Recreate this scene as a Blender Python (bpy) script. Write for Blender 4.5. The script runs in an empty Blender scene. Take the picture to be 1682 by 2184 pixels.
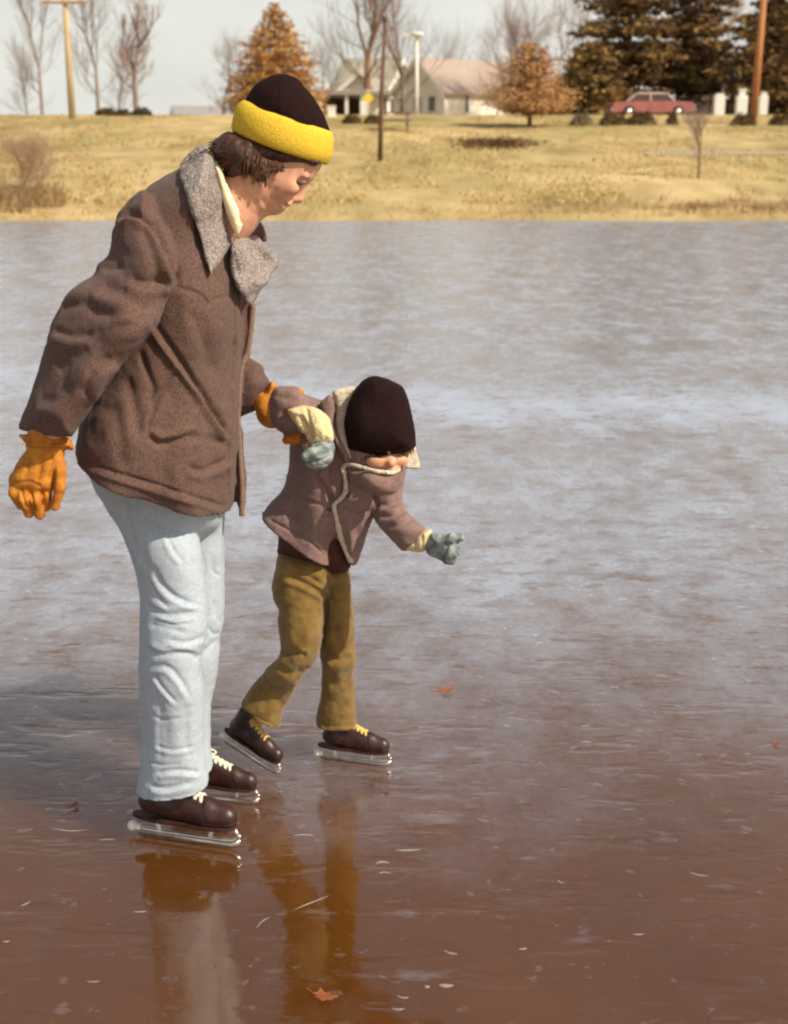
import bpy, math, random
import numpy as np
from mathutils import Vector, Matrix, noise as mnoise
random.seed(7); rng = np.random.default_rng(7)
S = bpy.context.scene
col = S.collection
# ---------------------------------------------------------------- camera
F_, CX, CY, CAMH = 2750.0, 841.0, 1092.0, 1.6
TH = math.atan(762 / 2750)
cam = bpy.data.objects.new('camera', bpy.data.cameras.new('camera')); col.objects.link(cam)
cam.location = (0, 0, CAMH); cam.rotation_euler = (math.pi / 2 - TH, 0, 0)
cd = cam.data; cd.sensor_fit = 'VERTICAL'; cd.sensor_height = 36; cd.lens = 36 * F_ / 2184
cd.clip_start = 0.05; cd.clip_end = 3000
cd.dof.use_dof = True; cd.dof.focus_distance = 3.0; cd.dof.aperture_fstop = 4.8
S.camera = cam
S.view_settings.view_transform = 'Standard'; S.view_settings.look = 'None'
S.view_settings.gamma = 1; S.view_settings.exposure = 0.0
S.cycles.filter_width = 2.2
# ---------------------------------------------------------------- sky and sun
SUN_AZ, SUN_EL = math.radians(57), math.radians(42)      # azimuth: to the right of straight behind the camera
W = bpy.data.worlds.new('World'); S.world = W; W.use_nodes = True
wn, wl = W.node_tree.nodes, W.node_tree.links
bg = wn['Background']; bg.inputs['Strength'].default_value = 0.095
sky = wn.new('ShaderNodeTexSky'); sky.sky_type = 'NISHITA'; sky.sun_disc = False
sky.sun_elevation = SUN_EL; sky.sun_rotation = math.radians(180) - SUN_AZ
sky.dust_density = 3; sky.air_density = 1.0
tc = wn.new('ShaderNodeTexCoord'); mp = wn.new('ShaderNodeMapping'); mp.inputs['Scale'].default_value = (1, 1, 3.0)
mp.inputs['Location'].default_value = (0.3, 0.1, 0)
nz = wn.new('ShaderNodeTexNoise'); nz.inputs['Scale'].default_value = 3.2; nz.inputs['Detail'].default_value = 6
nz.inputs['Roughness'].default_value = 0.5
rp = wn.new('ShaderNodeValToRGB'); rp.color_ramp.elements[0].position = 0.36; rp.color_ramp.elements[1].position = 0.62
rp.color_ramp.elements[0].color = (.76, .76, .76, 1); rp.color_ramp.elements[1].color = (1, 1, 1, 1)
mx = wn.new('ShaderNodeMix'); mx.data_type = 'RGBA'
mx.inputs['B'].default_value = (9.1, 9.1, 8.4, 1)
wl.new(tc.outputs['Generated'], mp.inputs[0]); wl.new(mp.outputs[0], nz.inputs['Vector'])
sx = wn.new('ShaderNodeSeparateXYZ'); wl.new(tc.outputs['Generated'], sx.inputs[0])
mr = wn.new('ShaderNodeMapRange'); mr.interpolation_type = 'SMOOTHSTEP'     # thin high cloud thickest towards the horizon
for k_, v_ in (('From Min', .12), ('From Max', .62), ('To Min', 1.0), ('To Max', .16)): mr.inputs[k_].default_value = v_
mm_ = wn.new('ShaderNodeMath'); mm_.operation = 'MULTIPLY'
wl.new(sx.outputs['Z'], mr.inputs['Value']); wl.new(nz.outputs['Fac'], rp.inputs[0]); wl.new(rp.outputs[0], mm_.inputs[0]); wl.new(mr.outputs[0], mm_.inputs[1])
wl.new(mm_.outputs[0], mx.inputs['Factor'])
wl.new(sky.outputs[0], mx.inputs['A']); wl.new(mx.outputs['Result'], bg.inputs['Color'])
sun = bpy.data.objects.new('sun', bpy.data.lights.new('sun', 'SUN')); col.objects.link(sun)
sun.data.energy = 5.0; sun.data.angle = math.radians(0.6); sun.data.color = (1, .90, .73)
sd = Vector((math.sin(SUN_AZ) * math.cos(SUN_EL), -math.cos(SUN_AZ) * math.cos(SUN_EL), math.sin(SUN_EL)))
sun.rotation_euler = sd.to_track_quat('Z', 'Y').to_euler(); sun.location = (20, -20, 30)

# ---------------------------------------------------------------- pixel <-> world
FW = np.array((0, math.cos(TH), -math.sin(TH))); UP = np.array((0, math.sin(TH), math.cos(TH))); RT = np.array((1., 0, 0))
CAM = np.array((0, 0, CAMH))
def P(u, v, Y):
    d = FW + (u - CX) / F_ * RT - (v - CY) / F_ * UP
    return CAM + d * (Y / d[1])
def G0(u, v, z=0.0):
    d = FW + (u - CX) / F_ * RT - (v - CY) / F_ * UP
    return CAM + d * ((z - CAMH) / d[2])
def proj(X, Y, Z):
    zc = Y * FW[1] + (Z - CAMH) * FW[2]
    yc = Y * UP[1] + (Z - CAMH) * UP[2]
    return CX + F_ * X / zc, CY - F_ * yc / zc, zc
# ---------------------------------------------------------------- materials
def mat(name, c, c2=None, rough=.8, nscale=20, detail=5, lo=.35, hi=.65, bump=0, bscale=200, spec=.3, island=0,
        sss=0, metal=0, coat=0, stretch=None, sheen=0, weave=0, bdist=.004):
    m = bpy.data.materials.new(name); m.use_nodes = True
    n, l = m.node_tree.nodes, m.node_tree.links
    b = n['Principled BSDF']; b.inputs['Roughness'].default_value = rough
    b.inputs['Specular IOR Level'].default_value = spec; b.inputs['Metallic'].default_value = metal
    b.inputs['Coat Weight'].default_value = coat; b.inputs['Sheen Weight'].default_value = sheen
    if sheen: b.inputs['Sheen Roughness'].default_value = .5
    c2 = c2 or tuple(x * .7 for x in c)
    t = n.new('ShaderNodeTexCoord'); src = t.outputs['Object']
    if stretch:
        q = n.new('ShaderNodeMapping'); q.inputs['Scale'].default_value = stretch; l.new(src, q.inputs[0]); src = q.outputs[0]
    z = n.new('ShaderNodeTexNoise'); z.inputs['Scale'].default_value = nscale; z.inputs['Detail'].default_value = detail
    l.new(src, z.inputs['Vector'])
    r = n.new('ShaderNodeValToRGB'); r.color_ramp.elements[0].position = lo; r.color_ramp.elements[1].position = hi
    r.color_ramp.elements[0].color = (*c2, 1); r.color_ramp.elements[1].color = (*c, 1)
    l.new(z.outputs['Fac'], r.inputs[0]); out = r.outputs[0]
    if island:
        g = n.new('ShaderNodeNewGeometry'); h = n.new('ShaderNodeHueSaturation')
        k = n.new('ShaderNodeMapRange'); k.inputs['To Min'].default_value = 1 - island; k.inputs['To Max'].default_value = 1 + island
        l.new(g.outputs['Random Per Island'], k.inputs[0]); l.new(k.outputs[0], h.inputs['Value']); l.new(out, h.inputs['Color']); out = h.outputs[0]
    l.new(out, b.inputs['Base Color'])
    if sss:
        b.inputs['Subsurface Weight'].default_value = sss; b.inputs['Subsurface Radius'].default_value = (1, .35, .2)
        b.inputs['Subsurface Scale'].default_value = .008
    if bump:
        z2 = n.new('ShaderNodeTexNoise'); z2.inputs['Scale'].default_value = bscale; z2.inputs['Detail'].default_value = 3
        l.new(src, z2.inputs['Vector'])
        bp = n.new('ShaderNodeBump'); bp.inputs['Strength'].default_value = bump; bp.inputs['Distance'].default_value = bdist
        l.new(z2.outputs['Fac'], bp.inputs['Height']); l.new(bp.outputs[0], b.inputs['Normal'])
    return m
# ---------------------------------------------------------------- object helpers
def thing(name, label, cat, loc=(0, 0, 0), group=None):
    o = bpy.data.objects.new(name, None); col.objects.link(o); o.location = tuple(map(float, loc)); o.empty_display_size = .1
    tag(o, label, cat, group); return o
def tag(o, label, cat, group=None):
    o['label'] = label; o['category'] = cat
    if group: o['group'] = group
    return o
def wloc(o):
    v = Vector((0, 0, 0))
    while o: v += o.location; o = o.parent
    return np.array(v)
def obj(name, V, Fc, m, parent=None, smooth=True, label=None, origin=None):
    V = np.asarray(V, float)
    org = np.zeros(3)
    if parent is not None: org = wloc(parent)
    elif origin is not None: org = np.array(origin, float)
    me = bpy.data.meshes.new(name)
    V2 = V - org
    if isinstance(Fc, np.ndarray):
        nq, k = Fc.shape
        me.vertices.add(len(V2)); me.vertices.foreach_set('co', V2.astype(np.float32).ravel())
        me.loops.add(nq * k); me.loops.foreach_set('vertex_index', Fc.astype(np.int32).ravel())
        me.polygons.add(nq); me.polygons.foreach_set('loop_start', np.arange(0, nq * k, k, dtype=np.int32))
        me.polygons.foreach_set('loop_total', np.full(nq, k, np.int32)); me.update(calc_edges=True); me.validate()
    else:
        me.from_pydata([tuple(v) for v in V2], [], Fc); me.update()
    me.polygons.foreach_set('use_smooth', np.full(len(me.polygons), smooth))
    me.materials.append(m)
    o = bpy.data.objects.new(name, me); col.objects.link(o)
    if parent is not None: o.parent = parent
    elif origin is not None: o.location = tuple(map(float, org))
    if label: o['label'] = label
    return o
class MB:
    "collects simple shapes into one mesh"
    def __init__(s): s.V = []; s.F = []
    def add(s, V, F):
        b = len(s.V); s.V += [tuple(map(float, v)) for v in V]; s.F += [tuple(i + b for i in f) for f in F]
    def box(s, c, d, rz=0, tilt=None):
        R = Matrix.Rotation(rz, 3, 'Z')
        if tilt is not None: R = R @ tilt
        V = [Vector(c) + R @ Vector((x * d[0] / 2, y * d[1] / 2, z * d[2] / 2)) for x in (-1, 1) for y in (-1, 1) for z in (-1, 1)]
        s.add(V, [(0, 1, 3, 2), (4, 6, 7, 5), (0, 4, 5, 1), (2, 3, 7, 6), (0, 2, 6, 4), (1, 5, 7, 3)])
    def tube(s, pts, rad, n=8, cap=True):
        pts = [Vector(tuple(map(float, p))) for p in pts]
        if not hasattr(rad, '__len__'): rad = [rad] * len(pts)
        V = []; Fc = []; pr = None
        for i, p in enumerate(pts):
            d = (pts[min(i + 1, len(pts) - 1)] - pts[max(i - 1, 0)]).normalized()
            if pr is None: pr = d.orthogonal().normalized()
            pr = (pr - d * pr.dot(d));  pr = pr.normalized() if pr.length > 1e-6 else d.orthogonal().normalized()
            q = d.cross(pr)
            for k in range(n):
                a = 2 * math.pi * k / n; V.append(p + (pr * math.cos(a) + q * math.sin(a)) * rad[i])
        for i in range(len(pts) - 1):
            for k in range(n):
                a, b = i * n + k, i * n + (k + 1) % n; Fc.append((a, b, b + n, a + n))
        if cap: Fc.append(tuple(range(n))[::-1]); Fc.append(tuple((len(pts) - 1) * n + k for k in range(n)))
        s.add(V, Fc)
    def ball(s, c, r, n=10, m=7):
        if not hasattr(r, '__len__'): r = (r, r, r)
        V = []; Fc = []
        for i in range(m + 1):
            t = math.pi * i / m
            for k in range(n):
                a = 2 * math.pi * k / n
                V.append((c[0] + r[0] * math.sin(t) * math.cos(a), c[1] + r[1] * math.sin(t) * math.sin(a), c[2] + r[2] * math.cos(t)))
        for i in range(m):
            for k in range(n):
                a, b = i * n + k, i * n + (k + 1) % n; Fc.append((a, a + n, b + n, b))
        s.add(V, Fc)
    def build(s, name, m, parent=None, smooth=False, label=None, origin=None):
        return obj(name, s.V, s.F, m, parent, smooth, label, origin)
# ---------------------------------------------------------------- implicit modelling
def catmull(pts, n=6, closed=True):
    p = np.array(pts, float); N = len(p); out = []
    for i in range(N if closed else N - 1):
        if closed: a, b, c, d = p[(i - 1) % N], p[i], p[(i + 1) % N], p[(i + 2) % N]
        else: a, b, c, d = p[max(i - 1, 0)], p[i], p[i + 1], p[min(i + 2, N - 1)]
        for t in np.arange(n) / n:
            out.append(.5 * ((2 * b) + (-a + c) * t + (2 * a - 5 * b + 4 * c - d) * t * t + (-a + 3 * b - 3 * c + d) * t ** 3))
    if not closed: out.append(p[-1])
    return np.array(out)
def seg_dist(U, V, poly, closed):
    best = np.full(U.shape, 1e9); inside = np.zeros(U.shape, bool); N = len(poly)
    sgn = np.zeros(U.shape); tpos = np.zeros(U.shape)
    for i in range(N if closed else N - 1):
        a, b = poly[i], poly[(i + 1) % N]; e = b - a; L = e @ e + 1e-9
        t = np.clip(((U - a[0]) * e[0] + (V - a[1]) * e[1]) / L, 0, 1)
        dx = U - a[0] - t * e[0]; dy = V - a[1] - t * e[1]; d = np.hypot(dx, dy)
        if closed:
            c = ((a[1] > V) != (b[1] > V)); 
            with np.errstate(divide='ignore', invalid='ignore'):
                xi = (b[0] - a[0]) * (V - a[1]) / (b[1] - a[1] + 1e-12) + a[0]
            inside ^= c & (U < xi)
        else:
            k = d < best; sgn = np.where(k, np.sign(e[0] * (V - a[1]) - e[1] * (U - a[0])), sgn); tpos = np.where(k, (i + t) / (N - 1), tpos)
        best = np.minimum(best, d)
    if closed: return np.where(inside, best, -best)
    return best, sgn, tpos
class Inflate:
    "solid whose outline is a smooth polygon at a given distance, rounded to its own thickness"
    def __init__(s, poly, ctrl, R, B, pw=2.0, smooth=6, off=0):
        s.poly = catmull(poly, smooth) if smooth else np.array(poly, float)
        s.R, s.B, s.pw = R, B, pw; st = 2.0; s.st = st
        lo = s.poly.min(0) - 60; hi = s.poly.max(0) + 60; s.lo = lo
        s.nu, s.nv = int((hi[0] - lo[0]) / st) + 1, int((hi[1] - lo[1]) / st) + 1
        U, V = np.meshgrid(lo[0] + np.arange(s.nu) * st, lo[1] + np.arange(s.nv) * st, indexing='ij')
        s.d = seg_dist(U, V, s.poly, True)
        if isinstance(ctrl, (int, float)): s.yc = np.full(U.shape, float(ctrl))
        elif isinstance(ctrl, Inflate): s.yc = ctrl.front(U, V) + off
        else:
            c = np.array(ctrl, float); w = 1 / (((U[..., None] - c[:, 0]) ** 2 + (V[..., None] - c[:, 1]) ** 2) + 400) ** 1.3
            s.yc = (w * c[:, 2]).sum(-1) / w.sum(-1)
        y0, y1 = s.yc.min() - B - .03, s.yc.max() + B + .03
        pts = np.array([P(a, b, y) for a in (s.poly[:, 0].min() - 25, s.poly[:, 0].max() + 25) for b in (s.poly[:, 1].min() - 25, s.poly[:, 1].max() + 25) for y in (y0, y1)])
        s.blo, s.bhi = pts.min(0), pts.max(0)
    def samp(s, A, u, v):
        x = np.clip((u - s.lo[0]) / s.st, 0, s.nu - 1.001); y = np.clip((v - s.lo[1]) / s.st, 0, s.nv - 1.001)
        i, j = x.astype(int), y.astype(int); a, b = x - i, y - j
        return (A[i, j] * (1 - a) + A[i + 1, j] * a) * (1 - b) + (A[i, j + 1] * (1 - a) + A[i + 1, j + 1] * a) * b
    def h(s, d):
        w = np.clip(d / s.R, 0, 1); return s.B * (1 - (1 - w) ** s.pw) ** (1 / s.pw)
    def front(s, u, v):
        yc = s.samp(s.yc, u, v); d = s.samp(s.d, u, v) * yc / F_; return yc - s.h(d)
    def __call__(s, X, Y, Z):
        u, v, zc = proj(X, Y, Z); d = s.samp(s.d, u, v) * zc / F_; yc = s.samp(s.yc, u, v)
        a = np.abs(Y - yc); fi = a - s.h(d); fi = np.where(fi < 0, np.maximum(fi, -d), fi)
        fo = np.sqrt(np.minimum(d, 0) ** 2 + a * a)
        return np.where(d > 0, fi, fo)
class Cone:
    def __init__(s, a, b, ra, rb):
        s.a, s.b, s.ra, s.rb = np.array(a, float), np.array(b, float), ra, rb
        r = max(ra, rb) + .03; s.blo = np.minimum(s.a, s.b) - r; s.bhi = np.maximum(s.a, s.b) + r
    def __call__(s, X, Y, Z):
        e = s.b - s.a; L = e @ e + 1e-12
        t = np.clip(((X - s.a[0]) * e[0] + (Y - s.a[1]) * e[1] + (Z - s.a[2]) * e[2]) / L, 0, 1)
        return np.sqrt((X - s.a[0] - t * e[0]) ** 2 + (Y - s.a[1] - t * e[1]) ** 2 + (Z - s.a[2] - t * e[2]) ** 2) - (s.ra + (s.rb - s.ra) * t)
class Ell:
    def __init__(s, c, r, R=None):
        s.c = np.array(c, float); s.r = np.array(r, float); s.R = np.eye(3) if R is None else np.array(R)
        m = s.r.max() + .03; s.blo = s.c - m; s.bhi = s.c + m
    def __call__(s, X, Y, Z):
        p = (X - s.c[0], Y - s.c[1], Z - s.c[2])
        q = [sum(s.R[i][j] * p[j] for j in range(3)) / s.r[i] for i in range(3)]
        return (np.sqrt(q[0] ** 2 + q[1] ** 2 + q[2] ** 2) - 1) * s.r.min()
def chain(pts, k=None):
    "pts: (u,v,Y,r) -> cones"
    w = [(P(p[0], p[1], p[2]), p[3]) for p in pts]
    return [Cone(w[i][0], w[i + 1][0], w[i][1], w[i + 1][1]) for i in range(len(w) - 1)]
class CutP:
    "a primitive trimmed by planes (3 points or point+normal each)"
    def __init__(s, p, *pl): s.p = p; s.pl = pl; s.blo, s.bhi = p.blo, p.bhi
    def __call__(s, X, Y, Z):
        f = s.p(X, Y, Z)
        for q in s.pl: f = np.maximum(f, q(X, Y, Z))
        return f
def hemplane(a, b, Y, tilt=0.0):
    "cuts away what lies below the line a-b seen at distance Y"
    A, B = P(*a, Y), P(*b, Y); e = B - A; n = np.cross(e, np.array((0, 1., tilt)))
    if n[2] > 0: n = -n
    return Plane(A, n)
class Plane:
    "n.p - d, inside negative"
    def __init__(s, p, n): s.p = np.array(p, float); s.n = np.array(n, float) / np.linalg.norm(n)
    def __call__(s, X, Y, Z): return (X - s.p[0]) * s.n[0] + (Y - s.p[1]) * s.n[1] + (Z - s.p[2]) * s.n[2]
def axis(lo, hi, h, fine=None):
    if fine is None: return np.arange(lo, hi + h, h)
    a, b, hf = fine
    return np.concatenate([np.arange(lo, a - hf * .5, h), np.arange(a, b, hf), np.arange(b + hf, hi + h, h)])
class Field:
    def __init__(s, prims, h, fx=None, fy=None, fz=None):
        lo = np.min([p.blo for p, _ in prims], 0); hi = np.max([p.bhi for p, _ in prims], 0)
        s.ax = [axis(lo[i], hi[i], h, f) for i, f in enumerate((fx, fy, fz))]
        s.D = np.full([len(a) for a in s.ax], .5, np.float32)
        for p, k in prims: s.union(p, k)
    def sl(s, lo, hi):
        r = []
        for i in range(3):
            a = max(0, np.searchsorted(s.ax[i], lo[i]) - 1); b = min(len(s.ax[i]), np.searchsorted(s.ax[i], hi[i]) + 1); r.append(slice(a, b))
        return tuple(r)
    def grid(s, q): return s.ax[0][q[0]][:, None, None], s.ax[1][q[1]][None, :, None], s.ax[2][q[2]][None, None, :]
    def union(s, p, k=.01):
        q = s.sl(p.blo - k, p.bhi + k); g = s.grid(q); f = p(*g); A = s.D[q]
        if k > 0:
            hh = np.clip(.5 + .5 * (A - f) / k, 0, 1); s.D[q] = A * (1 - hh) + f * hh - k * hh * (1 - hh)
        else: s.D[q] = np.minimum(A, f)
    def sub(s, p, k=.004, box=None):
        q = s.sl(*(box or (p.blo, p.bhi))); g = s.grid(q); f = -p(*g); A = s.D[q]
        hh = np.clip(.5 - .5 * (A - f) / k, 0, 1); s.D[q] = A * (1 - hh) + f * hh + k * hh * (1 - hh)
    def cut(s, pl):
        g = s.grid((slice(None),) * 3); s.D = np.maximum(s.D, pl(*g)).astype(np.float32)
    def mesh(s, it=2):
        D = s.D; I = D < 0; nx, ny, nz = D.shape
        c = I[:-1, :-1, :-1].astype(np.int8)
        for dx in (0, 1):
            for dy in (0, 1):
                for dz in (0, 1):
                    if dx + dy + dz: c = c + I[dx:nx - 1 + dx, dy:ny - 1 + dy, dz:nz - 1 + dz]
        ii, jj, kk = np.nonzero((c > 0) & (c < 8)); n = len(ii)
        idx = -np.ones(c.shape, np.int64); idx[ii, jj, kk] = np.arange(n)
        acc = np.zeros((n, 3)); cnt = np.zeros(n)
        cor = [(a, b, d) for a in (0, 1) for b in (0, 1) for d in (0, 1)]
        val = {q: D[ii + q[0], jj + q[1], kk + q[2]] for q in cor}
        pos = {q: np.stack([s.ax[0][ii + q[0]], s.ax[1][jj + q[1]], s.ax[2][kk + q[2]]], 1) for q in cor}
        for q in cor:
            for a in range(3):
                if q[a] == 0:
                    r = tuple(1 if t == a else q[t] for t in range(3)); v0, v1 = val[q], val[r]
                    m = (v0 < 0) != (v1 < 0); t = np.where(m, v0 / np.where(m, v0 - v1, 1), 0)[:, None]
                    acc += m[:, None] * (pos[q] * (1 - t) + pos[r] * t); cnt += m
        V = acc / cnt[:, None]; Q = []
        for a in range(3):
            s0 = [slice(None)] * 3; s1 = [slice(None)] * 3; s0[a] = slice(0, -1); s1[a] = slice(1, None)
            A, B = I[tuple(s0)], I[tuple(s1)]
            e = np.array(np.nonzero(A != B)); b, d = (a + 1) % 3, (a + 2) % 3
            ok = (e[b] > 0) & (e[d] > 0) & (e[b] < D.shape[b] - 1) & (e[d] < D.shape[d] - 1); e = e[:, ok]
            def cell(db, dd):
                t = e.copy(); t[b] += db; t[d] += dd; return idx[t[0], t[1], t[2]]
            q = np.stack([cell(-1, -1), cell(0, -1), cell(0, 0), cell(-1, 0)], 1)
            fl = A[tuple(e)]; q[~fl] = q[~fl][:, ::-1]; Q.append(q)
        Q = np.concatenate(Q); Q = Q[(Q >= 0).all(1)]
        # largest pieces only
        return relax(V, Q, it), Q
def edges(Q): return np.concatenate([Q[:, [i, (i + 1) % Q.shape[1]]] for i in range(Q.shape[1])])
def relax(V, Q, it, lam=.5):
    E = edges(Q); n = len(V); E = np.concatenate([E, E[:, ::-1]]); cnt = np.bincount(E[:, 0], minlength=n) + 1e-9
    for _ in range(it):
        A = np.stack([np.bincount(E[:, 0], V[E[:, 1], i], minlength=n) for i in range(3)], 1) / cnt[:, None]
        V = V * (1 - lam) + A * lam
    return V
def normals(V, Q):
    a = np.cross(V[Q[:, 2]] - V[Q[:, 0]], V[Q[:, 3]] - V[Q[:, 1]]) if Q.shape[1] == 4 else np.cross(V[Q[:, 1]] - V[Q[:, 0]], V[Q[:, 2]] - V[Q[:, 0]])
    N = np.zeros_like(V)
    for k in range(Q.shape[1]):
        for i in range(3): N[:, i] += np.bincount(Q[:, k], a[:, i], minlength=len(V))
    return N / (np.linalg.norm(N, axis=1)[:, None] + 1e-12)
def sculpt(V, Q, folds, ymax=9, ymin=0):
    "press folds and seams into the cloth: (points, width, depth[, kind])"
    N = normals(V, Q)
    for f in folds:
        pts, w, dep = f[:3]; kind = f[3] if len(f) > 3 else 'c'
        u, v, _ = proj(V[:, 0], V[:, 1], V[:, 2]); view = V - CAM; view /= np.linalg.norm(view, axis=1)[:, None]
        fc = np.clip(-(N * view).sum(1) * 2.5, 0, 1)
        line = catmull(pts, 5, False); m = (u > line[:, 0].min() - 4 * w) & (u < line[:, 0].max() + 4 * w) & (v > line[:, 1].min() - 4 * w) & (v < line[:, 1].max() + 4 * w) & (fc > 0) & (V[:, 1] < ymax) & (V[:, 1] > ymin)
        if not m.any(): continue
        d, sg, t = seg_dist(u[m], v[m], line, False); ta = np.clip(np.sin(np.pi * np.clip(t * .96 + .02, 0, 1)) * 2, 0, 1)
        if kind == 'c': pr = -np.exp(-(d / w) ** 2)
        elif kind == 'r': pr = np.exp(-(d / w) ** 2)
        else: ds = d * sg; pr = -np.exp(-(ds / w) ** 2) + .8 * np.exp(-((ds - 1.7 * w) / (1.2 * w)) ** 2) * (1 if kind == 'f' else 1)
        if kind == 'g': ds = -d * sg; pr = -np.exp(-(ds / w) ** 2) + .8 * np.exp(-((ds - 1.7 * w) / (1.2 * w)) ** 2)
        V[m] += N[m] * (pr * ta * fc[m] * dep)[:, None]
    return V
def rumple(V, Q, amp, sc, seed=0, stretch=(1, 1, 1)):
    N = normals(V, Q); st = np.array(stretch) * sc
    d = np.array([mnoise.fractal(Vector(tuple(p)), .8, 2.1, 3) for p in V * st + seed])
    return V + N * (d * amp)[:, None]
def solid(name, prims, h, m, parent, it=2, folds=None, rum=None, subs=(), cuts=(), ymax=9, label=None, **kw):
    f = Field([(p if isinstance(p, tuple) else (p, .01)) for p in prims], h, **kw)
    for p, k in subs: f.sub(p, k)
    for c in cuts: f.cut(c)
    V, Q = f.mesh(it)
    if rum: V = rumple(V, Q, *rum)
    if folds: V = sculpt(V, Q, folds, ymax)
    return obj(name, V, Q, m, parent, True, label)
# ================================================================= SETTING
def smooth(a, b, x): t = min(1, max(0, (x - a) / (b - a))); return t * t * (3 - 2 * t)
def terrain(x, y):
    n = mnoise.fractal(Vector((x * .05, y * .05, 3)), 1, 2, 3)
    sh = 33.4 + .5 * mnoise.noise(Vector((x * .22, 0, 0))) + .15 * mnoise.noise(Vector((x * 1.3, 4, 0)))
    if y < sh: z = -.35 * smooth(0, 3, sh - y) - .0
    else:
        t = y - sh; yy = min(t, 43.2)
        z = .0885 * yy + .09 * smooth(0, .5, t) - .12 * smooth(34, 45, t)
        z += .10 * n * smooth(2, 12, t) * (1 - .7 * smooth(36, 42, t))
        if y > 78: z += 0.0
    return z
def TP(u, Y):
    "ground point on the hill under pixel column u at distance Y"
    x = 0.0
    for _ in range(4):
        z = terrain(x, Y); zc = Y * FW[1] + (z - CAMH) * FW[2]; x = (u - CX) / F_ * zc
    return np.array((x, Y, terrain(x, Y)))
def height(u, v, Y): return P(u, v, Y)[2]
M_grass = mat('dry_grass', (.56, .43, .225), (.35, .25, .115), .95, .8, 9, .3, .68, bump=.7, bscale=9, spec=.1, stretch=(1, .4, 1), bdist=.06)
n, l = M_grass.node_tree.nodes, M_grass.node_tree.links
b = n['Principled BSDF']; base = b.inputs['Base Color'].links[0].from_socket
t = n.new('ShaderNodeTexCoord'); q = n.new('ShaderNodeMapping'); q.inputs['Scale'].default_value = (.11, .05, .2)
z = n.new('ShaderNodeTexNoise'); z.inputs['Scale'].default_value = 1.6; z.inputs['Detail'].default_value = 5
r = n.new('ShaderNodeValToRGB'); r.color_ramp.elements[0].position = .36; r.color_ramp.elements[1].position = .64
r.color_ramp.elements[0].color = (.72, .76, .62, 1); r.color_ramp.elements[1].color = (1.12, 1.08, 1.05, 1)
m_ = n.new('ShaderNodeMix'); m_.data_type = 'RGBA'; m_.blend_type = 'MULTIPLY'; m_.inputs['Factor'].default_value = 1
l.new(t.outputs['Object'], q.inputs[0]); l.new(q.outputs[0], z.inputs['Vector']); l.new(z.outputs['Fac'], r.inputs[0])
l.new(base, m_.inputs['A']); l.new(r.outputs[0], m_.inputs['B']); l.new(m_.outputs['Result'], b.inputs['Base Color'])
ys = np.concatenate([np.array([-60, -20, 0, 15, 28.]), np.arange(30.5, 38, .22), np.arange(38, 90, .9), np.array([95, 105, 120, 140, 180, 260, 400, 700, 1500.])])
xs = np.concatenate([np.array([-1500, -700, -300, -150, -90.]), np.arange(-60, 60.1, .75), np.array([90, 150, 300, 700, 1500.])])
V = [(x, y, terrain(x, y)) for y in ys for x in xs]; nxs = len(xs)
Fq = np.array([(j * nxs + i, j * nxs + i + 1, (j + 1) * nxs + i + 1, (j + 1) * nxs + i) for j in range(len(ys) - 1) for i in range(nxs - 1)])
obj('ground', V, Fq, M_grass)['kind'] = 'structure'
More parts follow.
